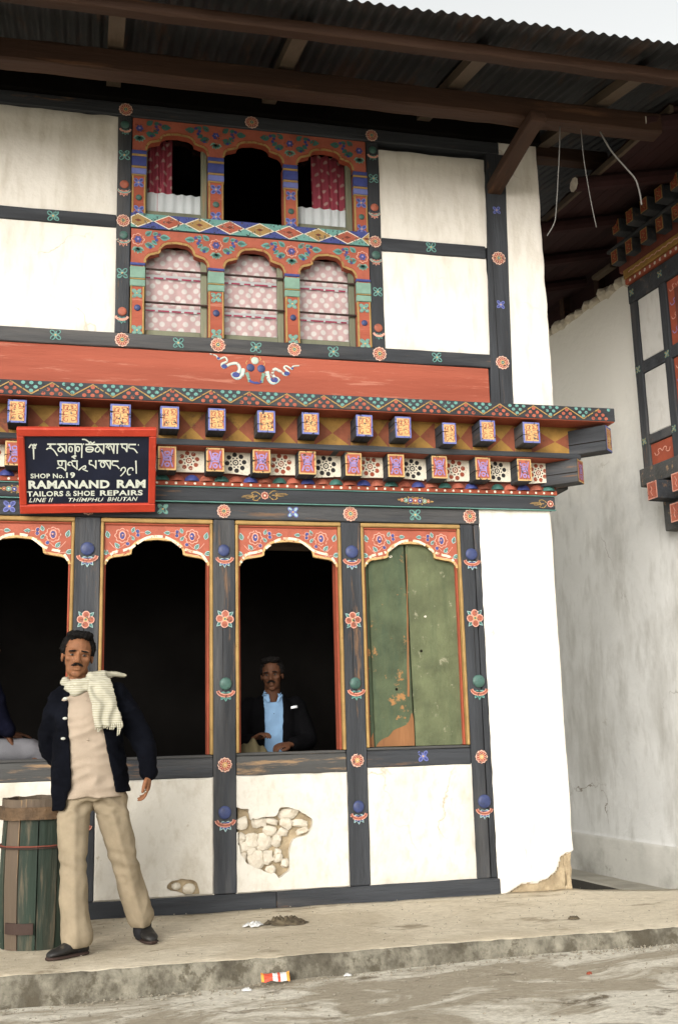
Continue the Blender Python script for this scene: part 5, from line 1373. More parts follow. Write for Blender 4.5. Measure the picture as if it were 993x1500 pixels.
def relax(me, iters, keep=None):
    n = len(me.vertices); co = np.empty(n*3); me.vertices.foreach_get('co', co); co = co.reshape(-1, 3)
    e = np.empty(len(me.edges)*2, dtype=np.int64); me.edges.foreach_get('vertices', e); e = e.reshape(-1, 2)
    deg = np.bincount(e.ravel(), minlength=n).astype(float)[:, None]
    for _ in range(iters):
        acc = np.zeros_like(co); np.add.at(acc, e[:, 0], co[e[:, 1]]); np.add.at(acc, e[:, 1], co[e[:, 0]])
        co = co*.45+acc/np.maximum(deg, 1)*.55
    me.vertices.foreach_set('co', co.ravel()); me.update()
def displace(me, fn):
    nr = [v.normal.copy() for v in me.vertices]
    for v, n_ in zip(me.vertices, nr): v.co = v.co+n_*fn(v.co, n_)
    me.update()
def cut(me, pred):
    """remove faces whose centre satisfies pred"""
    bm = bmesh.new(); bm.from_mesh(me); bm.normal_update()
    bmesh.ops.delete(bm, geom=[f for f in bm.faces if pred(f.calc_center_median(), f.normal)], context='FACES')
    lo = [v for v in bm.verts if any(len(e.link_faces) == 1 for e in v.link_edges)]
    for _ in range(4):      # even out the cut edge
        new = {}
        for v in lo:
            nb_ = [e.other_vert(v).co for e in v.link_edges if len(e.link_faces) == 1]
            if len(nb_) == 2: new[v] = v.co*.4+(nb_[0]+nb_[1])*.3
        for v, c in new.items(): v.co = c
    bm.to_mesh(me); bm.free(); me.update()
def put(name, me, mat, parent, thick=0.0):
    me.materials.clear(); me.materials.append(MATS[mat])
    me.polygons.foreach_set('use_smooth', [True]*len(me.polygons))
    o = mesh_obj(name, me, parent)
    o.location = -parent.location
    if thick:
        sm = o.modifiers.new('thick', 'SOLIDIFY'); sm.thickness = thick; sm.offset = -1
    return o

def cloth_mat(name, c, var=.15, vs=9, stripe=None, sscale=60, **k):
    m = surf(name, c, rough=.92, var=var, vs=vs, bump=.35, bs=220, spec=.05, **k)
    if stripe:
        nt = m.node_tree; N = nt.nodes.new; L = nt.links.new; b = nt.nodes['Principled BSDF']
        src = b.inputs['Base Color'].links[0].from_socket
        w = N('ShaderNodeTexWave'); w.bands_direction = 'Z'; w.inputs['Scale'].default_value = sscale; w.inputs['Distortion'].default_value = 1.2
        tc = N('ShaderNodeTexCoord'); L(tc.outputs['Object'], w.inputs['Vector'])
        mr = N('ShaderNodeMapRange'); mr.inputs[1].default_value = .72; mr.inputs[2].default_value = .92; mr.inputs[4].default_value = .75; L(w.outputs['Fac'], mr.inputs[0])
        mx = N('ShaderNodeMix'); mx.data_type = 'RGBA'; L(mr.outputs[0], mx.inputs[0]); L(src, mx.inputs[6]); mx.inputs[7].default_value = (*stripe, 1); L(mx.outputs[2], b.inputs['Base Color'])
    return m
def skin_mat(name, c):
    m = surf(name, c, rough=.62, var=.18, vs=26, bump=.25, bs=180, spec=.22, stain=tuple(v*.72 for v in c), st=.55, ss=30)
    b = m.node_tree.nodes['Principled BSDF']; b.inputs['Subsurface Weight'].default_value = .08; b.inputs['Subsurface Radius'].default_value = (.01, .004, .002)
skin_mat('skin_brown', (.20,.088,.042)); skin_mat('skin_dark', (.085,.036,.018))
surf('hair_black', (.006,.005,.0045), rough=.75, var=.5, vs=70, bump=1.0, bs=140, spec=.15)
surf('eye_white', (.13,.11,.095), rough=.4, var=.05, bump=0); surf('eye_dark', (.012,.008,.006), rough=.15, var=.1, bump=0)
cloth_mat('jacket_navy', (.0028,.0033,.0055), var=.3, stain=(.0055,.0065,.0105), st=.56, ss=3); cloth_mat('shirt_khaki', (.335,.272,.208), var=.1)
cloth_mat('trouser_khaki', (.262,.215,.148), var=.14, stain=(.20,.162,.108), st=.55, ss=2.5); cloth_mat('scarf_cream', (.42,.40,.32), var=.12, stripe=(.22,.21,.13), sscale=26)
cloth_mat('jacket_black', (.0025,.0025,.003), var=.3); cloth_mat('shirt_blue', (.20,.33,.50), var=.1); cloth_mat('trouser_grey', (.13,.13,.14), var=.12)
cloth_mat('jumper_navy', (.0035,.004,.010), var=.35, vs=20, stain=(.012,.012,.022), st=.56, ss=14); cloth_mat('trouser_dark', (.02,.02,.022)); cloth_mat('tailor_cloth', (.10,.085,.048), var=.2)
surf('shoe_black', (.016,.015,.014), rough=.45, var=.3, vs=10, wear=(.10,.085,.06), wt=.6, ws=10, wmax=.6, bump=.3); surf('button_pale', (.42,.43,.38), bump=.1); surf('ring_silver', (.75,.72,.62), rough=.25, metal=1.0, bump=0)
surf('kerchief_white', (.78,.80,.82), bump=.2)

def head_frame(c, yaw=0, pitch=0, roll=0, scale=1.0):
    R = (Matrix.Rotation(yaw, 3, 'Z') @ Matrix.Rotation(pitch, 3, 'X') @ Matrix.Rotation(roll, 3, 'Y'))*scale
    c = Vector(c)
    return (lambda p: c+R @ Vector(p)), R
def add_head(mb, T, R):
    E = lambda c, r: mb.ell(T(c), r, R)
    E((0, .012, .035), (.073, .092, .086)); E((0, -.028, -.015), (.065, .060, .086)); E((0, -.026, -.062), (.056, .056, .048)); E((0, -.064, -.095), (.026, .018, .018))
    for s in (1, -1):
        E((s*.030, -.078, .022), (.030, .013, .011)); E((s*.042, -.060, -.016), (.022, .022, .020)); E((s*.076, .014, -.006), (.009, .019, .031)); E((s*.012, -.094, -.033), (.010, .010, .008)); E((s*.040, -.02, -.07), (.014, .03, .03))
    mb.limb([T((0, -.082, .016)), T((0, -.093, -.006)), T((0, -.105, -.027))], [.009, .0105, .0125], sub=2)
    E((0, -.084, -.060), (.024, .011, .0065)); E((0, -.082, -.072), (.020, .011, .0075)); E((0, -.076, -.052), (.022, .010, .012))
def sculpt_head(me, T, R, sc=1.0):
    socks = [T((s*.031, -.086, .004)) for s in (1, -1)]; back = (R @ Vector((0, 1, 0))).normalized(); mouth = T((0, -.092, -.066)); dn = (R @ Vector((0, 0, 1))).normalized(); sx = (R @ Vector((1, 0, 0))).normalized()
    for v in me.vertices:
        for c in socks:
            d = v.co-c; q = (d.dot(sx)/.019)**2+(d.dot(dn)/.012)**2+(d.dot(back)/.03)**2
            if q < 6: v.co += back*(.011*math.exp(-q))
        d = v.co-mouth; q = (d.dot(sx)/.020)**2+(d.dot(dn)/.0028)**2+(d.dot(back)/.02)**2
        if q < 6: v.co += back*(.005*math.exp(-q))
    me.update()
def head_extras(par, T, R, moust=True, seed=0, brow=True):
    def bits(name, ells, mat, size=.0035, nz=.003):
        b = MB()
        for c, r, *rot in ells: b.ell(T(c), r, R @ (rot[0] if rot else Matrix.Identity(3)))
        me = b.remesh(name, size, 1)
        if nz: displace(me, lambda p, n: nz*noise.noise(p*70)+nz*.8*noise.noise(p*160))
        return put(name, me, mat, par)
    bits('hair', [((0, .030, .058), (.083, .090, .078)), ((0, .062, -.012), (.067, .050, .062)), ((.072, .015, .040), (.018, .042, .042)), ((-.072, .015, .040), (.018, .042, .042)), ((.02, -.035, .108), (.05, .05, .022)), ((-.02, -.03, .108), (.05, .05, .022))], 'hair_black', .0042, .008)
    if moust: bits('moustache', [((s*.015, -.094, -.048), (.019, .008, .0065), Matrix.Rotation(s*.35, 3, 'Y')) for s in (1, -1)], 'hair_black', .003, .002)
    for s in (1, -1):
        if brow: bits('eyebrow', [((s*.031, -.088, .022), (.023, .006, .0055), Matrix.Rotation(s*.12, 3, 'Y'))], 'hair_black', .003, .0015)
        e = MB(); e.ell(T((s*.031, -.0715, .002)), (.0105, .0115, .0058), R, 14, 10)
        me = bpy.data.meshes.new('eye'); me.from_pydata([tuple(v) for v in e.v], [], e.f); eo = put('eye', me, 'eye_white', par)
        e = MB(); e.ell(T((s*.031, -.0805, .002)), (.0058, .0036, .0050), R, 12, 8)
        me = bpy.data.meshes.new('iris'); me.from_pydata([tuple(v) for v in e.v], [], e.f); io = put('iris', me, 'eye_dark', par)
        io.parent = eo; io.location = (0, 0, 0)
def add_hand(mb, w, d, palm, thumb, curl=.35, size=1.0, spread=.05, curls=None):
    """w wrist, d towards the fingers, palm = palm normal, thumb = towards the thumb side"""
    d = Vector(d).normalized(); palm = Vector(palm); palm = (palm-d*palm.dot(d)).normalized(); th = Vector(thumb); th = (th-d*th.dot(d)-palm*th.dot(palm)).normalized(); w = Vector(w)
    s = size
    mb.loft([(w-d*.02*s, th*.026*s, palm*.018*s), (w, th*.027*s, palm*.018*s), (w+d*.03*s, th*.034*s, palm*.0165*s), (w+d*.065*s, th*.040*s, palm*.0150*s), (w+d*.088*s, th*.038*s, palm*.011*s)], 16)
    tips = []
    for k, (off, L, r) in enumerate(((.029, .066, .0088), (.0095, .076, .0092), (-.0105, .071, .0088), (-.029, .056, .0078))):
        c = curl if curls is None else curls[k]
        p = w+d*.080*s+th*off*s; dd = (d+th*spread*(1.2-k*.8)).normalized(); pts = [p-dd*.012*s, p]
        a = c*.7
        for q in (.45, .32, .23):
            dr = dd*math.cos(a)+palm*math.sin(a); p = p+dr*L*q*s; pts.append(p); a += c
        mb.limb(pts, [r*s, r*s, r*.97*s, r*.9*s, r*.75*s], 10, 3); tips.append(p)
    b = w+d*.028*s+th*.026*s+palm*.006*s
    mb.limb([b-th*.010*s, b+th*.016*s+d*.018*s+palm*.006*s, b+th*.024*s+d*.046*s+palm*.012*s, b+th*.022*s+d*.070*s+palm*.016*s], [.012*s, .012*s, .0105*s, .0085*s], 10, 3)
    return tips
def ell_ring(c, rx, ry, yaw=0.0, tilt=0.0):
    a = Vector((math.cos(yaw), math.sin(yaw), tilt)); b = Vector((-math.sin(yaw), math.cos(yaw), 0))
    return (Vector(c), a*rx, b*ry)
def add_body(mb, J):
    """bare figure under the clothes, from joints"""
    pel, wst, chs, nk = [Vector(J[k]) for k in ('pelvis', 'waist', 'chest', 'neck')]
    yaw = J.get('yaw', 0)
    mb.loft([ell_ring(pel-(wst-pel)*.35, .10, .08, yaw), ell_ring(pel, .125, .088, yaw), ell_ring(wst, .115, .082, yaw), ell_ring(chs, .135, .09, yaw), ell_ring(chs+(nk-chs)*.65, .10, .062, yaw), ell_ring(nk, .055, .055, yaw)])
    mb.limb([nk-Vector((0, 0, .04)), J['headbase']], [.056, .050])
    for s in 'ab':
        mb.limb([J['sh'+s], J['el'+s], J['wr'+s]], [.040, .036, .026]); mb.limb([J['hip'+s], J['kn'+s], J['an'+s]], [.066, .048, .034])
        an, toe = Vector(J['an'+s]), Vector(J['toe'+s]); d_ = Vector((toe.x-an.x, toe.y-an.y, 0)).normalized(); f0 = Vector((an.x, an.y, toe.z+.012)); mb.limb([an, f0+d_*.04, f0+d_*.09], [.026, .016, .012], sub=2)
def shoe(par, heel, toe, w=.042, h=.075, zb=0.0):
    heel, toe = Vector((*heel, zb)), Vector((*toe, zb)); d = (toe-heel); L = d.length; d.normalize(); sd = Vector((-d.y, d.x, 0))
    mb = MB(); Z = Vector((0, 0, 1)); rings = []
    for t, hh, ww in ((.0, .035, .55), (.03, .062, .75), (.15, .085, .85), (.36, .088, .84), (.52, .068, .92), (.7, .048, 1.0), (.86, .040, .88), (.96, .030, .62), (1.0, .018, .35)):
        rings.append((heel+d*L*t+Z*(hh/2+.012), sd*w*ww, Z*hh/2))
    mb.loft(rings, 18)
    me = mb.remesh('shoe', .005, 2); o = put('shoe', me, 'shoe_black', par)
    m2 = MB(); m2.loft([(heel+d*L*t+Z*.010, sd*(w*ww+.004), d*.0+Z*.010) for t, ww in ((.0, .5), (.04, .75), (.2, .85), (.4, .78), (.6, .98), (.75, 1.0), (.9, .8), (1.0, .4))], 12)
    ms = bpy.data.meshes.new('sole'); ms.from_pydata([tuple(v) for v in m2.v], [], m2.f); so = put('sole', ms, 'bar_metal', par); so.parent = o; so.location = (0, 0, 0)
ridge = lambda p, s: 1-abs(noise.noise(p*s))*2

# ---------------------------------------------------------------- the standing man
man = empty('person', 'man in open dark jacket, cream scarf and khaki trousers standing before the shop', 'person', loc=(.10, -.95, 0))
J = dict(pelvis=(.035, -.945, .86), waist=(.015, -.945, 1.02), chest=(.008, -.935, 1.20), neck=(-.025, -.925, 1.375), headbase=(-.045, -.945, 1.45),
         sha=(-.135, -.93, 1.30), ela=(-.195, -.835, 1.09), wra=(-.09, -.79, .93), shb=(.175, -.935, 1.345), elb=(.305, -.930, 1.085), wrb=(.338, -1.00, .895),
         hipa=(-.04, -.95, .83), kna=(-.05, -1.02, .44), ana=(-.022, -1.075, .075), hipb=(.115, -.94, .83), knb=(.215, -.885, .44), anb=(.325, -.80, .085),
         toea=(-.150, -1.165, .03), toeb=(.368, -.90, .03))
T, R = head_frame((-.054, -.955, 1.533), math.radians(3), math.radians(2), math.radians(5), 1.04)
mb = MB(); add_body(mb, J); add_head(mb, T, R)
mb.limb([T((0, .018, -.05)), (-.03, -.925, 1.36)], [.053, .058])
add_hand(mb, J['wrb'], (-.08, -.10, -1), (-.95, .1, .1), (-.25, -1, 0), curl=.38, curls=(.30, .42, .5, .55), size=1.05)
add_hand(mb, J['wra'], (.75, .1, -.5), (0, -1, 0), (0, .2, 1), curl=.4)
me = mb.remesh('body', .0042, 3); sculpt_head(me, T, R); put('body', me, 'skin_brown', man)
head_extras(man, T, R)
# ring on the hanging hand
rb = MB(); c0 = Vector((.325, -1.03, .795))
me = bpy.data.meshes.new('finger_ring'); bmr = bmesh.new(); bmesh.ops.create_icosphere(bmr, subdivisions=2, radius=.007); bmr.to_mesh(me); bmr.free()
for v in me.vertices: v.co = v.co+Vector((.318, -1.045, .80))
put('finger_ring', me, 'ring_silver', man)
# trousers
mb = MB()
mb.loft([ell_ring((.035, -.945, .76), .160, .115, .0), ell_ring((.033, -.945, .84), .162, .116), ell_ring((.03, -.945, .93), .165, .118), ell_ring((.025, -.945, .99), .155, .11)], 24)
mb.limb([(-.045, -.95, .80), (-.055, -.985, .62), (-.050, -1.02, .44), (-.040, -1.045, .24), (-.025, -1.062, .095)], [.094, .080, .069, .074, .088], 20)
mb.limb([(.118, -.945, .80), (.170, -.92, .62), (.218, -.885, .44), (.268, -.845, .26), (.312, -.812, .135)], [.096, .083, .073, .073, .078], 20)
me = mb.remesh('trousers', .009, 3)
def tf(p, n):
    leg = .0
    d = .008*(ridge(Vector((p.x*1.2, p.y*1.2, p.z*.40))+Vector((3, 1, 5)), 9)-.4)+.003*(ridge(Vector((p.x+p.z*.4, p.y, p.z*1.2)), 16)-.45)
    if .36 < p.z < .55: d += .005*math.sin(p.z*90+p.x*30)*(1-abs(p.z-.45)/.1)
    if p.z > .68: d += .006*math.sin((p.z*70)+abs(p.x-.05)*60)
    if n.y < -.2 and p.z < .72:      # pressed crease down each leg
        t = (.80-p.z)/.70
        cx = (-.045-.006*math.sin(t*3)+.018*t*t) if p.x < .10+.02*t else .118+.20*t
        d += .011*math.exp(-((p.x-cx)/.016)**2)
    return d
displace(me, tf)
for v in me.vertices:      # straight hem
    hem = .045 if v.co.x < .12 else .078
    if v.co.z < hem: v.co.z = hem+(v.co.z-hem)*.06
    cx = -.035 if v.co.x < .1 else .3      # pressed crease down the front
me.update(); relax(me, 1); put('trousers', me, 'trouser_khaki', man)
for an in ((-.022, -1.068), (.322, -.80)):
    mb = MB(); mb.limb([(an[0], an[1], .05), (an[0], an[1]+.004, .16)], [.050, .048]); ms = bpy.data.meshes.new('sock'); ms.from_pydata([tuple(v) for v in mb.v], [], mb.f); put('sock', ms, 'trouser_dark', man)
shoe(man, (.030, -1.055), (-.165, -1.168), .044); shoe(man, (.318, -.745), (.374, -.925), .044)
# shirt hanging over the trousers
mb = MB()
mb.loft([ell_ring((.030, -.952, .775), .180, .134), ell_ring((.030, -.950, .88), .172, .132), ell_ring((.02, -.948, 1.02), .162, .128), ell_ring((.008, -.943, 1.20), .166, .126), ell_ring((.0, -.937, 1.30), .155, .106), ell_ring((-.012, -.93, 1.37), .105, .078), ell_ring((-.02, -.928, 1.405), .070, .066)], 28)
me = mb.remesh('shirt', .008, 2)
displace(me, lambda p, n: .011*(ridge(Vector((p.x*.55+p.z*.35, p.y*.5, p.z*1.5-p.x*.5))+Vector((1.7, 0, 4)), 10)-.45)+.004*noise.noise(p*14))
cut(me, lambda c, n: c.z < .785+.03*math.sin(c.x*9) and n.z < -.3 or (c.z > 1.345 and n.y < -.2 and abs(c.x+.025) < .045 and c.z > 1.30+abs(c.x+.025)*1.6))
sh_ = put('shirt', me, 'shirt_khaki', man, .004)
for s in (1, -1):       # collar flaps
    mb = MB(); mb.loft([(Vector((-.022+s*.012, -1.012, 1.352)), Vector((.012, 0, .004)), Vector((0, .006, 0))), (Vector((-.022+s*.045, -1.000, 1.385)), Vector((.022, 0, .02)), Vector((0, .007, .004))), (Vector((-.022+s*.068, -.955, 1.412)), Vector((.012, .01, .02)), Vector((0, .007, .004)))], 12)
    o = put('collar', mb.remesh('collar', .004, 2), 'shirt_khaki', man); o.parent = sh_; o.location = (0, 0, 0)
for k in range(5):
    me = bpy.data.meshes.new('button'); bmr = bmesh.new(); bmesh.ops.create_icosphere(bmr, subdivisions=1, radius=.006); bmr.to_mesh(me); bmr.free()
    z = 1.29-.105*k
    for v in me.vertices: v.co = Vector((v.co.x, v.co.y*.4, v.co.z))+Vector((.0+.006*k, -1.068-.004*math.sin(k), z))
    o = put('button', me, 'shirt_khaki', man); o.parent = sh_; o.location = (0, 0, 0)
# jacket
mb = MB()
mb.loft([ell_ring((.034, -.940, .705), .206, .162), ell_ring((.034, -.940, .80), .208, .162), ell_ring((.022, -.940, .95), .197, .156), ell_ring((.012, -.938, 1.10), .180, .148), ell_ring((.010, -.935, 1.22), .184, .140), ell_ring((.010, -.932, 1.30), .172, .116), ell_ring((.0, -.928, 1.365), .130, .090), ell_ring((-.012, -.922, 1.42), .085, .078)], 30)
mb.limb([(-.135, -.930, 1.300), (-.168, -.89, 1.19), (-.195, -.835, 1.085), (-.165, -.80, 1.00), (-.08, -.79, .93)], [.072, .068, .060, .056, .050], 18)
mb.limb([(.160, -.935, 1.315), (.238, -.935, 1.19), (.300, -.930, 1.075), (.328, -.965, .985), (.338, -.997, .905)], [.074, .068, .060, .054, .050], 18)
me = mb.remesh('jacket', .0085, 3)
displace(me, lambda p, n: .010*(ridge(Vector((p.x, p.y, p.z*.8))+Vector((9, 2, 3)), 9)-.45)+.006*(ridge(Vector((p.x*.7+p.z*.5, p.y, p.z*1.4))+Vector((2, 7, 1)), 15)-.45))
def xl(z): return -.088+.012*math.sin(z*9) if z > .82 else -.085-.02*(.82-z)/.1
def xr(z): return .055+(.160-.055)*max(0, min(1, (1.33-z)/.50))**1.1
def jcut(c, n):
    if c.y < -.945 and xl(c.z) < c.x < xr(c.z): return True
    hem = .715 if c.x < .02 else .80-.03*max(0, .1-c.x)
    if c.z < hem and c.z < .9 and abs(c.x-.02) < .26 and c.y < -.7: return True
    if c.z > 1.405: return True
    return False
cut(me, jcut)
jk = put('jacket', me, 'jacket_navy', man, .009)
for k, (x, z, y) in enumerate(((-.100, 1.300, -1.055), (-.098, 1.195, -1.085), (-.105, 1.090, -1.088))):
    me = bpy.data.meshes.new('button'); bmr = bmesh.new(); bmesh.ops.create_icosphere(bmr, subdivisions=2, radius=.013); bmr.to_mesh(me); bmr.free()
    for v in me.vertices: v.co = Vector((v.co.x*1.0, v.co.y*.5, v.co.z*.62))+Vector((x-.012, y, z))
    o = put('button', me, 'button_pale', man); o.parent = jk; o.location = (0, 0, 0)
# scarf: wound round the neck, one end down the chest, one thrown over the shoulder
mb = MB(); rings = []
cn = Vector((-.030, -.935, 1.405))
pts = []
for k in range(17):
    a = -PI*.5+2*PI*k/16*.98
    rr = .085+.008*math.sin(3*a); p = cn+Vector((rr*1.0*math.cos(a), rr*.98*math.sin(a), .012*math.cos(a)+.022*math.sin(a)))
    pts.append(tuple(p))
mb.limb(pts, [.021+.004*math.sin(k*1.7) for k in range(17)], 14, 2)
mb.limb([(-.105, -.955, 1.395), (-.085, -1.005, 1.35), (-.045, -1.03, 1.335), (.02, -1.025, 1.365), (.075, -.985, 1.41)], [.020, .026, .020, .022, .024], 12, 3)
mb.limb([(.02, -1.0, 1.42), (.08, -.985, 1.425), (.14, -.955, 1.428), (.205, -.93, 1.425)], [.026, .026, .018, .010], 12, 3)
# hanging end, broad and flat
rg = []
for k, (x, y, z, w_) in enumerate(((.050, -1.015, 1.425, .045), (.068, -1.062, 1.39, .062), (.080, -1.088, 1.33, .070), (.092, -1.098, 1.26, .073), (.104, -1.100, 1.20, .074), (.116, -1.100, 1.15, .076))):
    rg.append((Vector((x, y, z)), Vector((w_, .012, .010)), Vector((0, .012, 0))))
mb.loft(rg, 22)
me = mb.remesh('scarf', .006, 2)
displace(me, lambda p, n: .0060*math.sin(p.x*80+p.z*14+4*noise.noise(p*9))*(1 if p.z < 1.36 else .2)+.005*(ridge(Vector((p.x*.5, p.y*.5, p.z*1.6+p.x*.5)), 22)-.4)*(1 if p.z > 1.33 else .4)+.0015*noise.noise(p*90))
scf = put('scarf', me, 'scarf_cream', man)
for k in range(14):     # fringe
    x = .048+.0105*k; zt0 = 1.158-.006*math.sin(k)+.010*(k/13)
    mb = MB(); l = .025+.018*abs(NZ(k, 0, 0, 1.7)) + (.04 if k in (11, 12) else 0)
    mb.limb([(x, -1.100, zt0), (x+.004, -1.102, zt0-l*.5), (x+.002*math.sin(k*2), -1.098, zt0-l)], [.006, .0055, .003], 6, 2)
    ms = bpy.data.meshes.new('fringe'); ms.from_pydata([tuple(v) for v in mb.v], [], mb.f); o = put('fringe', ms, 'scarf_cream', man); o.parent = scf; o.location = (0, 0, 0)

# ---------------------------------------------------------------- the man seated inside the third window
ta = empty('person', 'moustached man in dark suit and blue shirt sewing inside the shop window', 'person', loc=(1.29, .60, .30))
J = dict(pelvis=(1.29, .62, .80), waist=(1.285, .60, .97), chest=(1.28, .57, 1.16), neck=(1.28, .535, 1.34), headbase=(1.275, .525, 1.41),
         sha=(1.115, .56, 1.27), ela=(1.03, .46, 1.02), wra=(1.105, .36, 1.045), shb=(1.455, .56, 1.27), elb=(1.52, .47, 1.02), wrb=(1.385, .35, 1.005),
         hipa=(1.21, .60, .80), kna=(1.15, .26, .80), ana=(1.14, .30, .39), hipb=(1.37, .60, .80), knb=(1.44, .26, .80), anb=(1.45, .30, .39), toea=(1.13, .20, .33), toeb=(1.46, .20, .33))
T, R = head_frame((1.278, .515, 1.492), math.radians(-16), math.radians(3), math.radians(-3), .97)
mb = MB(); add_body(mb, J); add_head(mb, T, R); mb.limb([T((0, .018, -.05)), (1.28, .54, 1.33)], [.052, .058])
add_hand(mb, (1.112, .345, 1.05), (.55, -.55, .35), (.3, -.2, -1), (.5, .5, .6), curl=.6)
add_hand(mb, (1.375, .34, 1.01), (-.85, -.35, -.05), (0, .3, -1), (0, -.5, 1), curl=.45)
me = mb.remesh('body', .0045, 3); sculpt_head(me, T, R); put('body', me, 'skin_dark', ta); head_extras(ta, T, R)
mb = MB(); mb.loft([ell_ring((1.29, .60, .78), .165, .135), ell_ring((1.285, .59, .97), .150, .125), ell_ring((1.28, .565, 1.16), .172, .122), ell_ring((1.28, .55, 1.26), .160, .10), ell_ring((1.28, .54, 1.32), .10, .075), ell_ring((1.28, .538, 1.36), .066, .064)], 26)
me = mb.remesh('shirt', .008, 2); displace(me, lambda p, n: .005*(ridge(p+Vector((3, 3, 3)), 10)-.4))
cut(me, lambda c, n: c.z > 1.30 and n.y < -.2 and abs(c.x-1.275) < .012+(c.z-1.26)*.35 and c.z > 1.27)
sh2 = put('shirt', me, 'shirt_blue', ta, .004)
for s in (1, -1):
    mb = MB(); mb.loft([(Vector((1.275+s*.030, .452, 1.30)), Vector((.010, 0, .004)), Vector((0, .006, 0))), (Vector((1.277+s*.050, .470, 1.345)), Vector((.022, 0, .014)), Vector((0, .007, .004))), (Vector((1.278+s*.064, .52, 1.372)), Vector((.012, .01, .02)), Vector((0, .007, .004)))], 12)
    o = put('collar', mb.remesh('collar', .004, 2), 'shirt_blue', ta); o.parent = sh2; o.location = (0, 0, 0)
for k in range(4):
    me = bpy.data.meshes.new('button'); bmr = bmesh.new(); bmesh.ops.create_icosphere(bmr, subdivisions=1, radius=.006); bmr.to_mesh(me); bmr.free()
    for v in me.vertices: v.co = Vector((v.co.x, v.co.y*.4, v.co.z))+Vector((1.277, .447+.004*k, 1.22-.075*k))
    o = put('button', me, 'trouser_dark', ta); o.parent = sh2; o.location = (0, 0, 0)
mb = MB(); mb.loft([ell_ring((1.29, .605, .76), .195, .155), ell_ring((1.285, .595, .97), .182, .148), ell_ring((1.28, .57, 1.14), .20, .142), ell_ring((1.28, .555, 1.25), .195, .115), ell_ring((1.28, .545, 1.31), .135, .09), ell_ring((1.28, .54, 1.36), .08, .075)], 28)
mb.limb([(1.12, .56, 1.265), (1.06, .51, 1.13), (1.03, .455, 1.025), (1.10, .365, 1.04)], [.078, .070, .062, .048], 16); mb.limb([(1.45, .56, 1.265), (1.50, .51, 1.13), (1.515, .46, 1.025), (1.40, .365, 1.012)], [.078, .070, .062, .048], 16)
me = mb.remesh('jacket', .009, 3); displace(me, lambda p, n: .006*(ridge(p, 8)-.4))
cut(me, lambda c, n: (c.y < .56 and abs(c.x-1.275) < .068-.012*(1.3-c.z) and c.z > .80) or c.z > 1.35)
jk = put('jacket', me, 'jacket_black', ta, .008)
me = bpy.data.meshes.new('pocket_kerchief'); me.from_pydata([(1.392, .424, 1.252), (1.440, .430, 1.256), (1.438, .431, 1.274), (1.394, .424, 1.268)], [], [(0, 1, 2, 3)]); o = put('pocket_kerchief', me, 'kerchief_white', ta, .006); o.parent = jk; o.location = (0, -.012, 0)
mb = MB(); mb.loft([ell_ring((1.29, .62, .74), .17, .14), ell_ring((1.29, .62, .86), .16, .13)], 20)
for a, b, c in ((1.21, 1.15, 1.14), (1.37, 1.44, 1.45)): mb.limb([(a, .60, .80), (b, .27, .80), (c, .30, .40)], [.095, .075, .070], 16)
me = mb.remesh('trousers', .012, 3); put('trousers', me, 'trouser_dark', ta)
shoe(ta, (1.14, .36), (1.13, .19), zb=.30); shoe(ta, (1.45, .36), (1.46, .19), zb=.30)
stl = empty('wooden_stool', 'plain wooden stool under the man sewing in the shop window', 'stool', loc=(1.29, .62, .30))
timber('seat', (-.17, -.15, .36), (.17, .15, .40), 'barrel_brown', stl)
for sx_ in (-1, 1):
    for sy_ in (-1, 1): timber('leg', (sx_*.13-.02, sy_*.11-.02, 0), (sx_*.13+.02, sy_*.11+.02, .36), 'barrel_brown', stl)
# cloth he is working on, over a bench behind the sill
tb = empty('work_bench', 'low wooden work bench just behind the sill of the open shop window', 'bench', loc=(1.2, .24, .30))
timber('bench_top', (-.22, -.075, .625), (.36, -.01, .655), 'barrel_brown', tb)
for sx_ in (-.19, .30): timber('leg', (sx_, -.06, 0), (sx_+.04, -.02, .625), 'barrel_brown', tb)
def cloth_heap():
    n, m = 40, 14; vs, fs = [], []
    for j in range(m+1):
        for i in range(n+1):
            u = i/n; t = j/m; x = .955+.30*u
            base = .955+.09*math.sin(PI*min(1, u*1.15))**1.2+.02*NZ(u*4, t, 0, 1.2)
            z = base*(1-.0)-(.14*(t*2-1)**2)+.012*math.sin(u*26+3*t)
            vs.append((x, .165+.17*t, max(.956, z)))
    for j in range(m):
        for i in range(n): fs.append((j*(n+1)+i, j*(n+1)+i+1, (j+1)*(n+1)+i+1, (j+1)*(n+1)+i))
    o = mk('sewing_cloth', vs, fs, 'tailor_cloth', smooth=True); sm = o.modifiers.new('t', 'SOLIDIFY'); sm.thickness = .004
    return tag(o, 'khaki cloth in the hands of the man sewing at the shop window', 'cloth')
cloth_heap()

# ---------------------------------------------------------------- someone sitting sideways in the first window, mostly cut off by the edge
sd_ = empty('person', 'person in dark blue jumper and grey trousers sitting inside the window at the edge', 'person', loc=(-.72, .40, .93))
J = dict(pelvis=(-.74, .40, 1.02), waist=(-.73, .40, 1.17), chest=(-.70, .39, 1.36), neck=(-.67, .38, 1.54), headbase=(-.655, .375, 1.61), yaw=PI/2*.85,
         sha=(-.62, .25, 1.47), ela=(-.54, .22, 1.21), wra=(-.495, .24, 1.125), shb=(-.74, .54, 1.46), elb=(-.66, .60, 1.22), wrb=(-.50, .48, 1.13),
         hipa=(-.72, .32, 1.01), kna=(-.32, .25, 1.00), ana=(-.30, .28, .60), hipb=(-.72, .48, 1.01), knb=(-.33, .46, 1.00), anb=(-.30, .46, .60), toea=(-.20, .26, .55), toeb=(-.20, .46, .55))
T, R = head_frame((-.665, .37, 1.70), math.radians(70), math.radians(4), 0, .98)
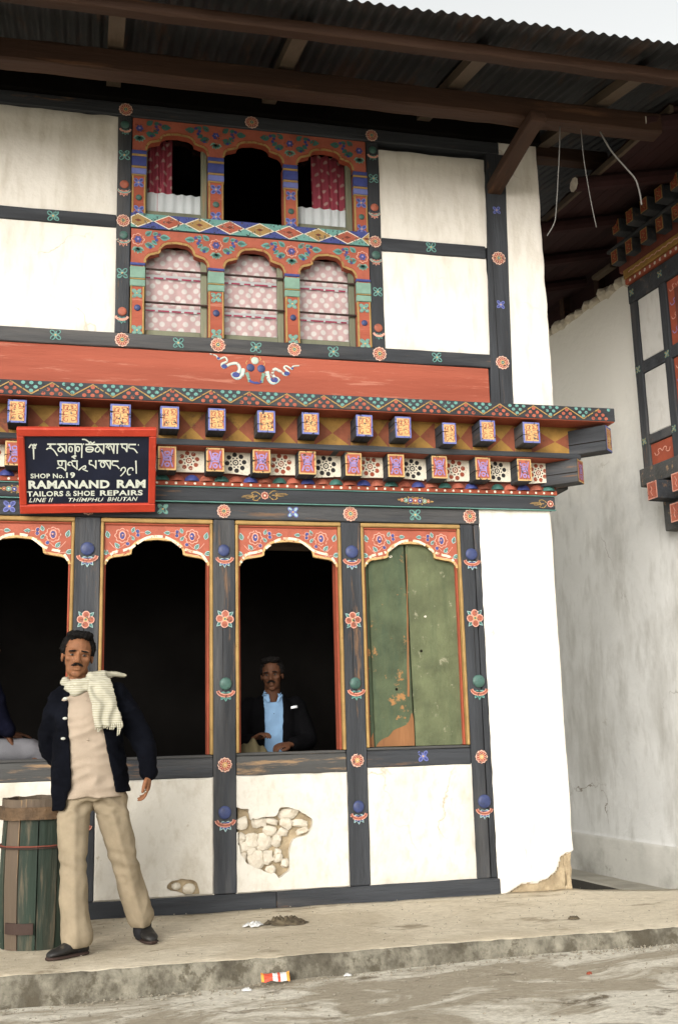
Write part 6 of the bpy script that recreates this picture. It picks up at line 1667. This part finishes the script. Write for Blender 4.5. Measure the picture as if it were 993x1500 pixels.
mb = MB(); add_body(mb, J); add_head(mb, T, R); mb.limb([T((0, .018, -.05)), (-.67, .38, 1.53)], [.052, .058])
add_hand(mb, J['wra'], (.5, .0, -.75), (-.6, .1, -.6), (0, 1, 0), curl=.3); add_hand(mb, J['wrb'], (1, -.1, -.1), (0, 0, -1), (0, -1, 0), curl=.2)
me = mb.remesh('body', .005, 3); sculpt_head(me, T, R); put('body', me, 'skin_dark', sd_); head_extras(sd_, T, R, moust=False, seed=4)
mb = MB(); y_ = PI/2*.85
mb.loft([ell_ring((-.74, .40, .99), .185, .15, y_), ell_ring((-.73, .40, 1.15), .175, .14, y_), ell_ring((-.70, .39, 1.34), .195, .14, y_), ell_ring((-.685, .385, 1.45), .18, .11, y_), ell_ring((-.67, .38, 1.54), .075, .075, y_)], 26)
mb.limb([(-.625, .26, 1.46), (-.575, .235, 1.33), (-.535, .22, 1.21), (-.482, .22, 1.15)], [.076, .070, .062, .048], 16); mb.limb([(-.74, .53, 1.45), (-.70, .57, 1.33), (-.66, .59, 1.22), (-.52, .49, 1.135)], [.076, .070, .062, .048], 16)
me = mb.remesh('jumper', .009, 3); displace(me, lambda p, n: .008*(ridge(p, 9)-.4)); put('jumper', me, 'jumper_navy', sd_)
mb = MB(); mb.loft([ell_ring((-.74, .40, .95), .175, .15, y_), ell_ring((-.73, .40, 1.08), .165, .14, y_)], 20)
for yy in (.30, .48): mb.limb([(-.72, yy, 1.01), (-.50, yy-.03, 1.015), (-.31, yy-.03, 1.00), (-.295, yy, .80), (-.295, yy, .62)], [.092, .082, .072, .066, .070], 16)
me = mb.remesh('trousers', .011, 3); displace(me, lambda p, n: .006*(ridge(p, 9)-.4)); put('trousers', me, 'trouser_grey', sd_)
shoe(sd_, (-.33, .28), (-.17, .26), zb=.50); shoe(sd_, (-.33, .46), (-.17, .46), zb=.50)
bn = empty('window_bench', 'wooden bench under the person sitting inside the window at the edge', 'bench', loc=(-.74, .42, .30))
timber('bench_top', (-.35, -.22, .59), (.18, .22, .63), 'barrel_brown', bn)
for sx_ in (-.32, .12):
    for sy_ in (-.19, .15): timber('leg', (sx_, sy_, 0), (sx_+.04, sy_+.04, .59), 'barrel_brown', bn)
